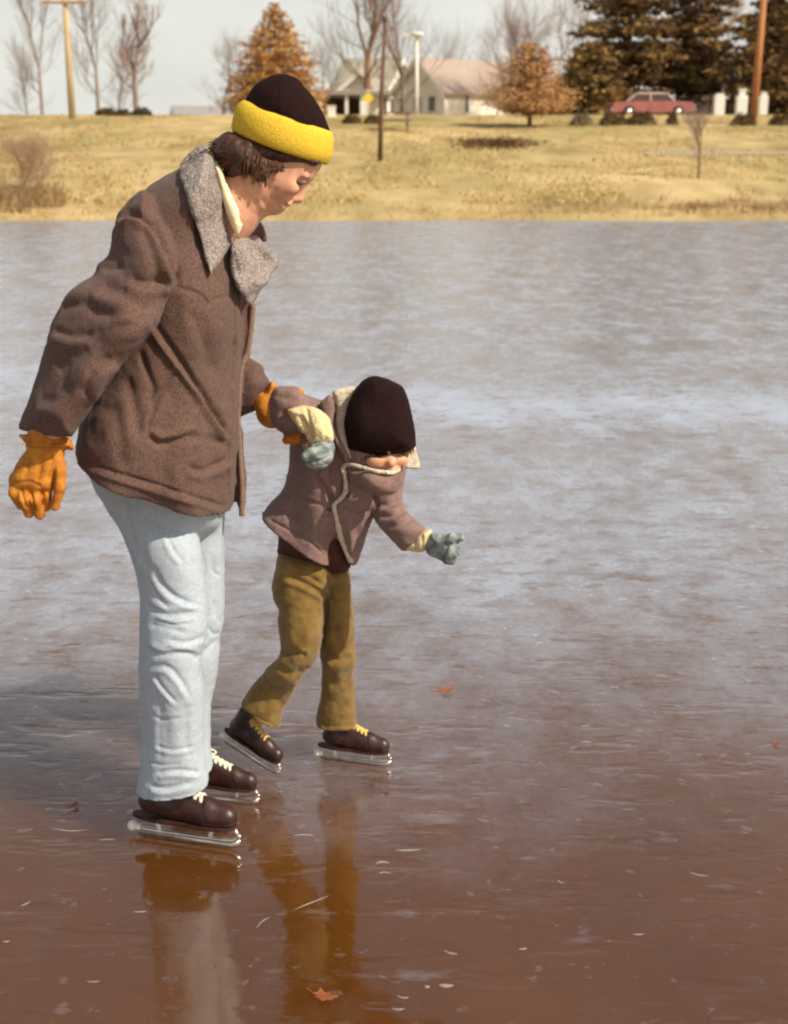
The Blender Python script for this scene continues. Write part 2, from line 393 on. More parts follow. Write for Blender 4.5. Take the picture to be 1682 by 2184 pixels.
# ---- ice
def ice_material():
    m = bpy.data.materials.new('pond_ice'); m.use_nodes = True; n, l = m.node_tree.nodes, m.node_tree.links
    b = n['Principled BSDF']; t = n.new('ShaderNodeTexCoord'); O = t.outputs['Object']
    def noise(s, d, st=(1, 1, 1), rg=.5, loc=(0, 0, 0)):
        q = n.new('ShaderNodeMapping'); q.inputs['Scale'].default_value = st; q.inputs['Location'].default_value = loc
        l.new(O, q.inputs[0]); z = n.new('ShaderNodeTexNoise'); z.inputs['Scale'].default_value = s; z.inputs['Detail'].default_value = d
        z.inputs['Roughness'].default_value = rg; l.new(q.outputs[0], z.inputs['Vector']); return z.outputs['Fac']
    def ramp(x, a, b_, ca=(0, 0, 0, 1), cb=(1, 1, 1, 1)):
        r = n.new('ShaderNodeValToRGB'); r.color_ramp.elements[0].position = a; r.color_ramp.elements[1].position = b_
        r.color_ramp.elements[0].color = ca; r.color_ramp.elements[1].color = cb; l.new(x, r.inputs[0]); return r.outputs[0]
    def math_(op, a, b_=None):
        k = n.new('ShaderNodeMath'); k.operation = op
        for i, x in enumerate((a, b_)):
            if x is None: continue
            if isinstance(x, (int, float)): k.inputs[i].default_value = x
            else: l.new(x, k.inputs[i])
        return k.outputs[0]
    def mix(f, a, b_):
        k = n.new('ShaderNodeMix'); k.data_type = 'RGBA'
        for s_, x in (('Factor', f), ('A', a), ('B', b_)):
            if isinstance(x, tuple): k.inputs[s_].default_value = x
            elif isinstance(x, (int, float)): k.inputs[s_].default_value = x
            else: l.new(x, k.inputs[s_])
        return k.outputs['Result']
    # dark clear ice over leaf-brown bottom, frost and abrasion on top
    basec = mix(ramp(noise(1.3, 5), .3, .7), (.085, .029, .004, 1), (.118, .043, .008, 1))
    sep = n.new('ShaderNodeSeparateXYZ'); l.new(O, sep.inputs[0])
    def rng_(x, a, b_, c, d):
        k = n.new('ShaderNodeMapRange'); l.new(x, k.inputs['Value'])
        for nm, v_ in (('From Min', a), ('From Max', b_), ('To Min', c), ('To Max', d)): k.inputs[nm].default_value = v_
        return k.outputs[0]
    wob = math_('ADD', sep.outputs['Y'], math_('MULTIPLY', math_('SUBTRACT', noise(.6, 4), .5), 2.2))
    worn = rng_(wob, 2.7, 5.0, .0, .57)          # the ice is clear here and more and more skated towards the middle
    band = math_('ADD', sep.outputs['Y'], math_('ADD', math_('MULTIPLY', sep.outputs['X'], .30), math_('MULTIPLY', math_('SUBTRACT', noise(.35, 5, (1, 1, 1), .6, (5, 2, 0)), .5), 3.0)))
    bd = math_('SUBTRACT', 1.0, math_('MINIMUM', 1.0, math_('DIVIDE', math_('ABSOLUTE', math_('SUBTRACT', band, 8.6)), 1.1)))
    bd = math_('MULTIPLY', bd, .42)
    tex = noise(7, 10, (1.0, .62, 1), .68)       # rubbed, streaky surface
    tex2 = noise(2.2, 6, (1, .6, 1), .6, (4, 4, 0))
    cut = ramp(noise(15, 4, (.55, .9, 1), .6, (2, 7, 0)), .36, .43)    # thin dark cuts
    cut2 = ramp(noise(8, 4, (.45, 1.1, 1), .6, (8, 1, 0)), .34, .41)
    fleck = ramp(noise(24, 3, (.8, .9, 1), .5, (1, 8, 0)), .64, .71)
    fleck2 = ramp(noise(7, 4, (.5, 1.3, 1), .6, (6, 3, 0)), .62, .70)
    fr = math_('MULTIPLY', worn, rng_(tex2, .32, .68, .60, 1.32))
    fr = math_('ADD', fr, bd)
    fr = math_('ADD', fr, math_('MULTIPLY', math_('SUBTRACT', tex, .5), rng_(worn, .0, .56, .10, 1.2)))
    fr = math_('ADD', fr, math_('MULTIPLY', math_('SUBTRACT', noise(38, 6, (.9, .8, 1), .7), .5), rng_(worn, .0, .56, .05, .8)))
    fr = math_('ADD', fr, math_('MULTIPLY', math_('MULTIPLY', fleck, .28), rng_(worn, 0, .4, .35, 1))); fr = math_('ADD', fr, math_('MULTIPLY', fleck2, .14))
    fr = math_('MULTIPLY', fr, math_('ADD', .55, math_('MULTIPLY', cut, .45))); fr = math_('MULTIPLY', fr, math_('ADD', .6, math_('MULTIPLY', cut2, .4)))
    fr = math_('MINIMUM', math_('MAXIMUM', fr, 0.0), 1.0)
    l.new(mix(fr, basec, (.42, .47, .57, 1)), b.inputs['Base Color'])
    b.inputs['IOR'].default_value = 1.62; b.inputs['Specular IOR Level'].default_value = 1.0
    rg = math_('ADD', .025, math_('MULTIPLY', fr, .40)); l.new(rg, b.inputs['Roughness'])
    b.subsurface_method = 'BURLEY'
    b.inputs['Subsurface Weight'].default_value = 1.0; b.inputs['Subsurface Radius'].default_value = (1, .8, .7)
    l.new(rng_(fr, .1, .6, .60, .35), b.inputs['Subsurface Scale'])
    h = math_('ADD', math_('MULTIPLY', noise(4.2, 3, (.8, 1.0, 1)), rng_(worn, 0, .3, .50, 1)), math_('MULTIPLY', noise(40, 4, (.6, 1.0, 1), .6), rng_(worn, 0, .3, .09, .22)))
    h = math_('ADD', h, math_('MULTIPLY', math_('MULTIPLY', cut2, .20), rng_(worn, 0, .4, .1, 1))); h = math_('ADD', h, math_('MULTIPLY', math_('MULTIPLY', cut, .10), rng_(worn, 0, .4, .1, 1)))
    h = math_('ADD', h, math_('MULTIPLY', fleck, .12))
    dent = ramp(noise(5.2, 3, (.55, 1.5, 1), .5, (3, 9, 0)), .32, .41); dent2 = ramp(noise(13, 2, (.5, 1.4, 1), .45, (7, 2, 0)), .33, .41)
    h = math_('ADD', h, math_('MULTIPLY', math_('ADD', math_('MULTIPLY', dent, .75), math_('MULTIPLY', dent2, .30)), rng_(worn, 0, .3, .22, .9)))
    bp = n.new('ShaderNodeBump'); bp.inputs['Strength'].default_value = .5; bp.inputs['Distance'].default_value = .010
    l.new(h, bp.inputs['Height']); l.new(bp.outputs[0], b.inputs['Normal'])
    return m
M_ice = ice_material()
V = [(-80, -12, 0), (80, -12, 0), (80, 36, 0), (-80, 36, 0)]
obj('ice', V, [(0, 1, 2, 3)], M_ice)['kind'] = 'structure'
# ================================================================= PEOPLE
M_skin = mat('skin', (.70, .39, .25), (.60, .30, .185), .5, 60, 3, bump=.15, bscale=300, spec=.35, sss=.25)
M_wool = mat('brown_wool', (.165, .097, .076), (.088, .050, .041), .92, 210, 8, .32, .66, bump=.6, bscale=420, spec=.12, sheen=.08)
M_fleece = mat('grey_fleece', (.42, .36, .33), (.20, .16, .15), .95, 210, 4, .38, .6, bump=1, bscale=260, spec=.1, bdist=.006)
M_denim = mat('pale_denim', (.50, .555, .615), (.40, .46, .53), .9, 150, 8, .34, .62, bump=.7, bscale=500, spec=.15)
M_hatdark = mat('dark_knit', (.021, .0085, .0075), (.013, .0055, .005), .95, 180, 3, bump=.6, bscale=320, spec=.1)
M_yellow = mat('yellow_knit', (.78, .53, .055), (.68, .43, .04), .9, 160, 4, bump=.6, bscale=330, spec=.1)
M_glove = mat('orange_suede', (.60, .24, .030), (.40, .13, .018), .75, 45, 5, .3, .7, bump=.4, bscale=160, spec=.25)
M_hair = mat('brown_hair', (.13, .052, .024), (.045, .018, .010), .5, 90, 3, spec=.4, island=.35)
M_cream = mat('cream_cloth', (.80, .70, .48), (.66, .54, .34), .9, 90, 3, bump=.4, bscale=350, spec=.15)
M_shirt = mat('cream_shirt', (.88, .76, .52), (.80, .66, .42), .9, 60, 3, spec=.15)
M_leather = mat('brown_leather', (.052, .016, .011), (.024, .008, .006), .42, 40, 4, bump=.2, bscale=120, spec=.6)
M_lace = mat('white_lace', (.86, .80, .66), (.75, .66, .48), .8, 200, 2)
M_ylace = mat('yellow_lace', (.78, .58, .20), (.66, .44, .12), .8, 200, 2)
M_steel = mat('skate_steel', (.80, .74, .66), (.60, .53, .46), .3, 50, 3, metal=.85)
M_tip = mat('white_plastic', (.88, .84, .76), (.8, .76, .66), .35, 30, 2)
M_sole = mat('dark_sole', (.06, .025, .018), (.04, .016, .012), .6, 50, 2)
M_dark = mat('lash_dark', (.05, .02, .015), (.04, .015, .01), .6, 50, 2)

pm = G0(400, 1760)
man = thing('person', 'person in brown jacket, pale jeans and yellow banded dark hat, leaning over the child', 'person', (pm[0], pm[1], 0))
# ---- jacket
torso = Inflate([(400, 345), (440, 322), (470, 360), (492, 450), (512, 520), (520, 640), (519, 760), (513, 900), (505, 1000), (501, 1100), (500, 1190), (400, 1170), (280, 1150), (180, 1120), (150, 1040), (156, 985), (160, 950), (175, 890), (205, 820), (238, 720), (255, 640), (258, 560), (262, 470), (300, 412), (345, 380), (378, 362)], [(170, 950, 2.82), (260, 600, 2.84), (380, 400, 2.87), (350, 1100, 2.88), (380, 700, 2.885), (500, 500, 2.945), (510, 800, 2.955), (500, 1100, 2.955), (200, 1100, 2.82)], .14, .205, 2.3)
hA, hB = P(185, 1014, 2.68), P(497, 1112, 2.80); hn = np.cross(hB - hA, np.array((0, 1., 0))); hemA = Plane(hA, hn if hn[2] < 0 else -hn)
arm = Inflate([(305, 402), (258, 445), (240, 490), (228, 540), (205, 562), (196, 582), (150, 618), (128, 660), (112, 690), (104, 715), (90, 760), (62, 850), (38, 925), (95, 938), (150, 937), (163, 925), (200, 868), (250, 793), (300, 738), (337, 690), (364, 620), (380, 570), (366, 500), (340, 440)],
              [(310, 430, 2.745), (225, 540, 2.72), (340, 590, 2.665), (130, 660, 2.68), (290, 720, 2.60), (80, 790, 2.675), (220, 830, 2.585), (45, 920, 2.675), (150, 920, 2.605)], .080, .083, 2.0)
arm2 = Inflate([(450, 700), (500, 745), (532, 764), (560, 780), (566, 796), (577, 816), (568, 842), (552, 870), (521, 884), (470, 900), (430, 800)], [(450, 780, 3.06), (575, 840, 3.02)], .055, .052)
flap = Inflate([(500, 650), (540, 640), (536, 735), (520, 790), (514, 880), (521, 950), (527, 1070), (517, 1104), (504, 1070), (490, 900)], 2.92, .014, .016)
incol = Inflate([(500, 475), (530, 458), (556, 470), (568, 512), (548, 512), (515, 520)], [(505, 480, 2.93), (566, 500, 3.0)], .012, .012)
jf = [([(247, 466), (283, 455), (329, 481), (356, 535), (374, 580), (376, 610)], 9, .014, 'f'),
      ([(274, 592), (318, 606), (361, 599)], 10, .012, 'f'), ([(180, 650), (225, 668), (280, 660), (320, 640)], 12, .012, 'g'),
      ([(112, 700), (150, 715), (200, 712)], 9, .008, 'f'), ([(130, 655), (160, 650), (200, 640)], 10, .008), ([(240, 700), (290, 690), (330, 650), (352, 615)], 13, .011, 'g'),
      ([(200, 562), (235, 572), (262, 560)], 9, .009), ([(120, 790), (150, 770), (190, 740)], 12, .008), ([(80, 850), (120, 855), (160, 820)], 12, .006, 'f'),
      ([(215, 610), (260, 625), (300, 650)], 12, .007), ([(240, 760), (200, 790), (175, 850)], 13, .009, 'g'),
      ([(329, 692), (360, 735), (390, 778), (440, 850), (475, 905), (494, 935)], 8, .014, 'f'),
      ([(388, 784), (372, 800), (345, 836), (330, 870), (320, 895), (314, 925)], 6, .008, 'f'),
      ([(297, 747), (312, 790), (328, 830), (322, 880)], 9, .010), ([(315, 925), (340, 946), (368, 942), (425, 924)], 9, .010, 'g'), ([(268, 800), (285, 860), (300, 930)], 16, .009), ([(240, 860), (255, 930), (262, 1000)], 18, .007),
      ([(402, 996), (430, 1006), (470, 992), (492, 975)], 9, .008, 'f'), ([(400, 940), (440, 935), (490, 950)], 12, .007),
      ([(374, 612), (425, 627), (448, 648), (461, 637), (500, 631)], 3.5, .007), ([(178, 984), (235, 1003), (300, 1023), (380, 1048), (440, 1067), (497, 1085)], 3.0, .007), ([(178, 1000), (235, 1019), (300, 1039), (380, 1064), (440, 1083), (497, 1101)], 7, .006, 'r'),
      ([(503, 640), (500, 760), (494, 880), (490, 960), (489, 1090)], 4, .008), ([(440, 420), (430, 480), (420, 560)], 14, .006), ([(300, 470), (330, 540), (335, 620)], 16, .007),
      ([(408, 660), (440, 740), (450, 800)], 18, .007), ([(350, 900), (352, 980), (350, 1040)], 22, .006), ([(440, 850), (455, 960), (460, 1060)], 22, .006)]
jf = [(a[0], a[1] * 1.15, a[2] * .68, *a[3:]) if 0 < k < 10 else ((a[0], a[1] * .82, a[2] * .9, *a[3:]) if k > 10 else a) for k, a in enumerate(jf)]
solid('jacket', [(CutP(torso, hemA), 0), (CutP(arm, hemplane((30, 930), (165, 934), 2.60)), .005), (arm2, .01), (flap, .004), (incol, .004), (chain([(455, 560, 3.06, .08), (478, 740, 3.08, .065)])[0], .02)], .0045, M_wool, man, 2, jf, (.0042, 12, 3))
# ---- collar
lap1 = Inflate([(381, 366), (388, 344), (412, 322), (439, 306), (452, 328), (466, 385), (485, 444), (497, 486), (508, 505), (497, 528), (474, 552), (452, 588), (440, 560), (420, 490), (398, 420)],
               torso, .012, .014, smooth=4, off=-.006)
lap2 = Inflate([(497, 512), (520, 506), (549, 503), (568, 522), (597, 552), (578, 590), (550, 632), (536, 654), (522, 640), (507, 615), (492, 572)],
               [(495, 540, 2.76), (549, 505, 2.90), (597, 552, 2.93), (550, 632, 2.86), (507, 615, 2.76)], .012, .014, smooth=4)
solid('collar', [(lap1, 0), (lap2, .004)], .004, M_fleece, man, 2, [([(484, 500), (500, 540), (512, 600)], 8, .006), ([(540, 520), (560, 560), (548, 600)], 14, .008)], (.004, 26, 5))
mb = MB(); mb.tube([P(*p) for p in catmull([(540, 648, 2.905), (536, 700, 2.905), (528, 750, 2.905), (514, 790, 2.90), (508, 880, 2.90), (512, 960, 2.90), (517, 1040, 2.90), (516, 1100, 2.90)], 6, False)], .0065, 8)
hl = []
for u_ in range(178, 500, 8):
    v_ = 1014 + (u_ - 185) * 98 / 312 - 9; y_ = float(torso.front(np.array([u_]), np.array([v_]))[0]); hl.append(P(u_, v_, y_ + .004))

mb.build('fleece_trim', mat('tan_fleece', (.30, .19, .14), (.20, .12, .09), .95, 200, 4, bump=1, bscale=250), man, True)
# ---- shirt
shirt = Inflate([(441, 322), (455, 322), (470, 352), (486, 392), (503, 432), (512, 452), (512, 470), (519, 478), (508, 503), (496, 488), (480, 444), (462, 385)],
                [(445, 325, 2.86), (465, 370, 2.815), (500, 450, 2.79), (508, 500, 2.80)], .012, .016, smooth=4)
solid('shirt', [(shirt, 0)], .004, M_shirt, man, 2)
# ---- body (head, neck, trunk and limbs as one surface)
HY = 2.87
head = Inflate([(692, 325), (686, 356), (675, 372), (663, 386), (653, 397), (638, 411), (622, 424), (618, 432), (612, 436), (604, 438), (598, 441), (596, 446), (588, 452), (572, 456), (552, 460), (530, 452), (505, 425), (496, 380), (497, 320), (515, 250), (560, 205), (620, 200), (668, 240), (690, 290)], HY, .082, .070, 2.3, 4)
nose = Inflate([(670, 376), (658, 391), (653, 408), (651, 418), (648, 429), (641, 434), (631, 432), (622, 426), (622, 412), (640, 388)], HY, .012, .0145, 1.8, 4)
B_ = [(head, 0), (nose, .010),
      (Ell(P(628, 425, HY), (.013, .019, .009)), .006),                                   # nostril wings
      (Cone(P(616, 434, HY - .020), P(616, 434, HY + .020), .007, .007), .006), (Cone(P(603, 440, HY - .018), P(603, 440, HY + .018), .008, .008), .006),
      (Ell(P(588, 444, HY), (.016, .022, .014)), .012),
      (Cone(P(652, 377, HY - .050), P(662, 377, HY - .01), .006, .006), .012), (Cone(P(652, 377, HY + .050), P(662, 377, HY + .01), .006, .006), .012),
      (Ell(P(618, 398, HY - .050), (.022, .016, .018)), .02), (Ell(P(618, 398, HY + .050), (.022, .016, .018)), .02),
      (Ell(P(556, 375, HY - .070), (.013, .009, .026)), .006), (Ell(P(556, 375, HY + .070), (.013, .009, .026)), .006)]
B_ += [(c, .02) for c in chain([(545, 385, HY, .062), (490, 450, HY, .062), (440, 500, 2.88, .075)])]
B_ += [(c, .03) for c in chain([(430, 490, 2.89, .06), (400, 620, 2.89, .10), (370, 800, 2.89, .10), (350, 960, 2.89, .10)])]
B_ += [(c, .03) for c in chain([(335, 480, 2.79, .04), (215, 700, 2.63, .036), (105, 910, 2.64, .028), (78, 1000, 2.645, .018)])]
B_ += [(c, .03) for c in chain([(440, 540, 3.00, .04), (462, 750, 3.07, .035), (545, 850, 3.03, .018), (600, 880, 3.0, .02)])]
B_ += [(c, .03) for c in chain([(350, 1040, 2.83, .06), (368, 1380, 2.80, .04), (368, 1620, 2.80, .028), (358, 1700, 2.81, .024), (430, 1742, 2.79, .016)])]
B_ += [(c, .03) for c in chain([(390, 1040, 2.95, .06), (425, 1350, 2.97, .035), (405, 1560, 2.98, .022), (402, 1630, 2.98, .014), (425, 1672, 2.975, .008)])]
fe = Field(B_, .010, fx=(P(480, 300, HY)[0], P(715, 300, HY)[0], .0026), fz=(P(600, 470, HY)[2], P(600, 340, HY)[2], .0026), fy=(HY - .09, HY + .09, .004))
for s_ in (-1, 1):
    fe.sub(Ell(P(646, 389, HY + s_ * .044), (.015, .016, .010)), .008)
    fe.union(Ell(P(641, 388, HY + s_ * .036), (.0115, .012, .0105)), .002)
fe.sub(Cone(P(611, 438, HY - .022), P(611, 438, HY + .022), .0022, .0022), .003)
V, Q = fe.mesh(1)
V = sculpt(V, Q, [([(625, 424), (614, 432), (604, 440)], 3, .003), ([(560, 440), (580, 430), (600, 425)], 12, .003), ([(634, 389), (645, 393), (654, 390)], 2, .002), ([(598, 405), (570, 425), (540, 445)], 14, .004)], 3.0)
obj('body', V, Q, M_skin, man)
# eyebrow and lashes
for s_ in (-1, 1):
    mb = MB()
    for i in range(26):
        t = i / 25; u, v = 632 + 32 * t, 374 + 2 * t - 5 * math.sin(math.pi * t); y = HY + s_ * (.056 - .034 * t)
        mb.tube([P(u, v + 1, y - .001), P(u - 3, v - 3, y - .0035 * (1 if s_ < 0 else -1))], [.0016, .0006], 4)
    mb.build('eyebrow', M_hair, man, True)
for s_ in (-1, 1):
    mb = MB(); mb.tube([P(630, 388, HY + s_ * .0475), P(641, 393, HY + s_ * .0500), P(652, 391, HY + s_ * .0430)], [.0012, .0028, .0014], 6)
    mb.build('eyelash', M_dark, man, True)
# ---- hair: underlying mass plus locks
hm = Inflate([(500, 280), (470, 290), (456, 305), (450, 325), (462, 345), (478, 350), (480, 372), (500, 385), (530, 382), (548, 378), (556, 362), (580, 360), (606, 362), (640, 358), (672, 358), (690, 340), (600, 300)],
             HY, .045, .083, 2.4, 4)
f = Field([(hm, 0)], .004); f.sub(Inflate([(615, 364), (700, 350), (700, 420), (600, 420), (590, 380)], HY, .01, .3), .004); Vh, Qh = f.mesh(1)
Vh = rumple(Vh, Qh, .005, 45, 2)
hairV, hairF = list(map(tuple, Vh)), [tuple(q) for q in Qh]
mb = MB(); mb.V = hairV; mb.F = hairF
R_ = random.Random(5)
for i in range(1100):
    t = R_.random(); s_ = R_.choice((-1, -1, 1))
    side = R_.random()
    u0 = 492 + 112 * t ** 1.25; v0 = 300 + 50 * min(1, (u0 - 485) / 100) + R_.uniform(-3, 6)
    y0 = HY + s_ * (.078 * min(1, .35 + (u0 - 488) / 60) * R_.uniform(.75, 1.04) if u0 < 560 else .079)
    L = (R_.uniform(26, 62) if u0 < 575 else R_.uniform(6, 20))
    du = -L * R_.uniform(.35, .8) if u0 < 520 else -L * R_.uniform(.0, .35); dv = L * R_.uniform(.5, 1)
    if u0 < 505 and R_.random() < .4: du, dv = -L * .9, L * R_.uniform(-.25, .4)
    c1, c2 = R_.uniform(-7, 7), R_.uniform(-9, 9)
    c1 *= .5; c2 *= .5
    pts = [(u0, v0, y0), (u0 + du * .35 + c1, v0 + dv * .35, y0 + s_ * .006), (u0 + du * .75 + c2, v0 + dv * .72, y0 + s_ * .007), (u0 + du + c2 * 1.5, v0 + dv, y0 + s_ * .002)]
    w = R_.uniform(.0009, .0024)
    mb.tube([P(*p) for p in catmull(pts, 3, False)], [w * k for k in (1, 1.1, 1.1, 1.05, 1, .95, .85, .7, .5, .2)], 5)
mb.build('hair', M_hair, man, True)
# ---- hat
crown = Inflate([(523, 212), (545, 180), (575, 162), (605, 157.5), (632, 166), (655, 190), (682, 226), (698, 262), (706, 290), (690, 320), (640, 325), (580, 305), (535, 270), (515, 240)], HY, .085, .088, 2.0, 5)
hat = solid('knit_hat', [(crown, 0)], .004, M_hatdark, man, 2, rum=(.002, 14, 1))
def band():
    C0 = P(608, 281, HY)
    a = math.radians(20); rl = math.radians(16)
    Fv = RT * math.cos(a) - UP * math.sin(a); A0 = RT * math.sin(a) + UP * math.cos(a)
    Av = A0 * math.cos(rl) - FW * math.sin(rl); Sv = np.cross(Fv, Av)
    prof = [(-.034, .099), (-.036, .105), (-.030, .110), (-.012, .1125), (.008, .1115), (.024, .106), (.033, .098), (.033, .090), (.0, .090), (-.030, .092)]
    n = 96; V = []; Fc = []
    for i in range(n):
        th = 2 * math.pi * i / n
        for (hh, r) in prof:
            w = 1 + .004 * math.sin(3 * th + hh * 30)
            V.append(C0 + Av * (hh * 1.0 + .001 * math.sin(3 * th)) + Fv * (math.cos(th) * r * w) + Sv * (math.sin(th) * (r - .016) * w) - Fv * (.004 if hh > 0 else 0))
    m = len(prof)
    for i in range(n):
        for k in range(m):
            a1, b1 = i * m + k, i * m + (k + 1) % m; c1, d1 = ((i + 1) % n) * m + (k + 1) % m, ((i + 1) % n) * m + k
            Fc.append((a1, b1, c1, d1))
    return np.array(V), np.array(Fc)
V, Q = band(); obj('hat_band', V, Q, M_yellow, hat)
# ---- gloves
GY = 2.645
gl = [(c, 0) for c in chain([(100, 905, GY, .036), (98, 945, GY, .041)])] + [(Inflate([(42, 926), (48, 940), (58, 952), (54, 962), (40, 980), (28, 1005), (20, 1030), (24, 1046), (45, 1058), (80, 1062), (112, 1050), (128, 1015), (138, 975), (140, 960), (158, 960), (154, 942), (150, 934), (95, 930)], [(95, 935, GY), (70, 1030, GY - .005)], .035, .036, 2.0, 5), 0)]
for (a_, b_, c_, r_) in (((34, 1022, GY + .00), (32, 1052, GY - .022), (46, 1078, GY - .012), .0135), ((55, 1030, GY - .012), (52, 1064, GY - .03), (62, 1094, GY - .016), .0135),
                         ((78, 1034, GY - .012), (78, 1068, GY - .03), (86, 1098, GY - .016), .0135), ((102, 1030, GY), (100, 1058, GY - .018), (100, 1082, GY - .008), .012), ((128, 985, GY - .02), (129, 1040, GY - .030), (118, 1080, GY - .026), .012)):
    for c in chain([(*a_, r_ * 1.05), (*b_, r_), (*c_, r_ * .85)]): gl.append((c, .0025))
solid('glove', gl, .0028, M_glove, man, 1, [([(48, 950), (80, 958), (135, 957)], 5, .006), ([(50, 942), (95, 946), (150, 944)], 3, .003, 'f'), ([(30, 1035), (60, 1028), (90, 1040)], 5, .003), ([(60, 975), (58, 1000), (48, 1020)], 6, .004), ([(90, 975), (85, 1005), (80, 1028)], 6, .004), ([(110, 965), (108, 1000), (104, 1028)], 6, .004), ([(44, 1040), (57, 1085)], 3, .005), ([(66, 1046), (74, 1092)], 3, .005), ([(90, 1044), (94, 1086)], 3, .005), ([(116, 1000), (112, 1050), (108, 1080)], 3, .006)], (.0022, 28, 4))
g2 = [(Inflate([(578, 814), (590, 822), (586, 850), (592, 880), (597, 905), (588, 914), (566, 911), (550, 893), (546, 873), (560, 845)], [(580, 820, 3.0), (590, 910, 3.0)], .03, .034, 2, 4), 0)]
for c in chain([(570, 862, 3.0, .032), (600, 880, 3.0, .034), (625, 890, 3.01, .03)]): g2.append((c, .01))
for k in range(4):
    for c in chain([(612 + 7 * k, 900 + 2 * k, 3.03 - .012 * k, .013), (618 + 8 * k, 925, 3.0 - .012 * k, .012), (612 + 8 * k, 938, 2.965 - .008 * k, .011)]): g2.append((c, .004))
for c in chain([(600, 850, 2.99, .014), (622, 835, 2.975, .013), (640, 838, 2.965, .011)]): g2.append((c, .006))
solid('glove', g2, .0035, M_glove, man, 1, None, (.003, 40, 6))
# ---- jeans
jl1 = Inflate([(190, 1005), (228, 1088), (256, 1132), (282, 1199), (296, 1260), (298, 1330), (296, 1446), (300, 1540), (300, 1620), (294, 1668), (286, 1704), (284, 1760), (330, 1780), (400, 1775), (450, 1750), (450, 1695), (446, 1650), (438, 1590), (437, 1487), (430, 1410), (446, 1330), (441, 1240), (425, 1137), (410, 1040), (380, 960), (260, 950)],
              [(300, 1000, 2.86), (420, 1060, 2.89), (360, 1200, 2.81), (370, 1420, 2.785), (370, 1680, 2.80)], .075, .080, 2.1, 4)
jl2 = Inflate([(330, 960), (477, 1030), (479, 1117), (480, 1240), (478, 1322), (470, 1366), (466, 1430), (452, 1500), (450, 1580), (456, 1635), (468, 1660), (464, 1710), (380, 1720), (350, 1600), (350, 1400), (330, 1200)],
              [(400, 1000, 2.95), (430, 1300, 2.965), (420, 1640, 2.98)], .072, .078, 2.1, 4)
seat = Inflate([(200, 990), (225, 1060), (260, 1130), (340, 1180), (430, 1150), (474, 1110), (477, 1020), (440, 940), (260, 930)], 2.90, .12, .150, 2.2, 4)
pf = [([(329, 1211), (345, 1245), (374, 1273), (415, 1290), (438, 1290)], 8, .010, 'f'), ([(310, 1290), (354, 1310), (400, 1308), (440, 1300)], 9, .009, 'g'), ([(300, 1150), (310, 1200), (345, 1260)], 14, .008),
      ([(360, 1366), (400, 1370), (440, 1358)], 7, .009, 'f'), ([(320, 1330), (360, 1340), (400, 1352)], 9, .007), ([(415, 1409), (436, 1392), (461, 1366)], 6, .007), ([(322, 1428), (345, 1420), (368, 1430), (392, 1460), (407, 1490)], 8, .009, 'f'),
      ([(310, 1380), (340, 1395), (390, 1392), (425, 1400)], 8, .009, 'g'), ([(330, 1480), (350, 1540), (352, 1600)], 16, .007), ([(400, 1500), (395, 1560), (410, 1620)], 14, .006),
      ([(335, 1650), (370, 1644), (430, 1648)], 7, .010, 'f'), ([(320, 1675), (355, 1682), (410, 1668)], 7, .009, 'f'), ([(303, 1300), (302, 1400), (306, 1500), (308, 1580), (322, 1650)], 3, .006), ([(292, 1695), (340, 1704), (400, 1696), (440, 1684)], 3, .004),
      ([(270, 1060), (275, 1110), (292, 1180)], 8, .010), ([(452, 1180), (462, 1260), (455, 1320)], 8, .006), ([(350, 1100), (380, 1160), (400, 1220)], 20, .006), ([(455, 1280), (464, 1310), (470, 1330)], 6, .006)]
pf = [(a[0], a[1] * .78, a[2] * .60, *a[3:]) for a in pf]
pf += [([(320, 1240), (335, 1270), (362, 1300)], 3, .004), ([(330, 1320), (372, 1332), (410, 1328)], 3, .004, 'g'), ([(345, 1385), (385, 1378), (420, 1382)], 3, .004), ([(330, 1440), (350, 1470), (378, 1500)], 4, .004, 'f'),
       ([(320, 1520), (345, 1535), (390, 1532)], 4, .0035), ([(330, 1590), (370, 1600), (415, 1592)], 4, .004, 'f'), ([(315, 1625), (350, 1632), (385, 1628)], 3, .004), ([(355, 1130), (368, 1170), (392, 1200)], 5, .004, 'f'), ([(395, 1140), (405, 1180), (418, 1215)], 4, .0035), ([(450, 1210), (462, 1225), (474, 1228)], 3, .004), ([(446, 1340), (456, 1352), (468, 1350)], 3, .004),
       ([(240, 1060), (262, 1075), (300, 1082)], 4, .004), ([(345, 1500), (340, 1560), (345, 1620)], 5, .002)]
pf = [(a[0], a[1], a[2] * .85, *a[3:]) for a in pf]
solid('jeans', [(seat, 0), (CutP(jl2, hemplane((350, 1668), (470, 1650), 2.92)), .02), (CutP(jl1, hemplane((288, 1718), (448, 1697), 2.72)), .006)], .0042, M_denim, man, 2, pf, (.0016, 14, 8, (1, 1, 1.6)))

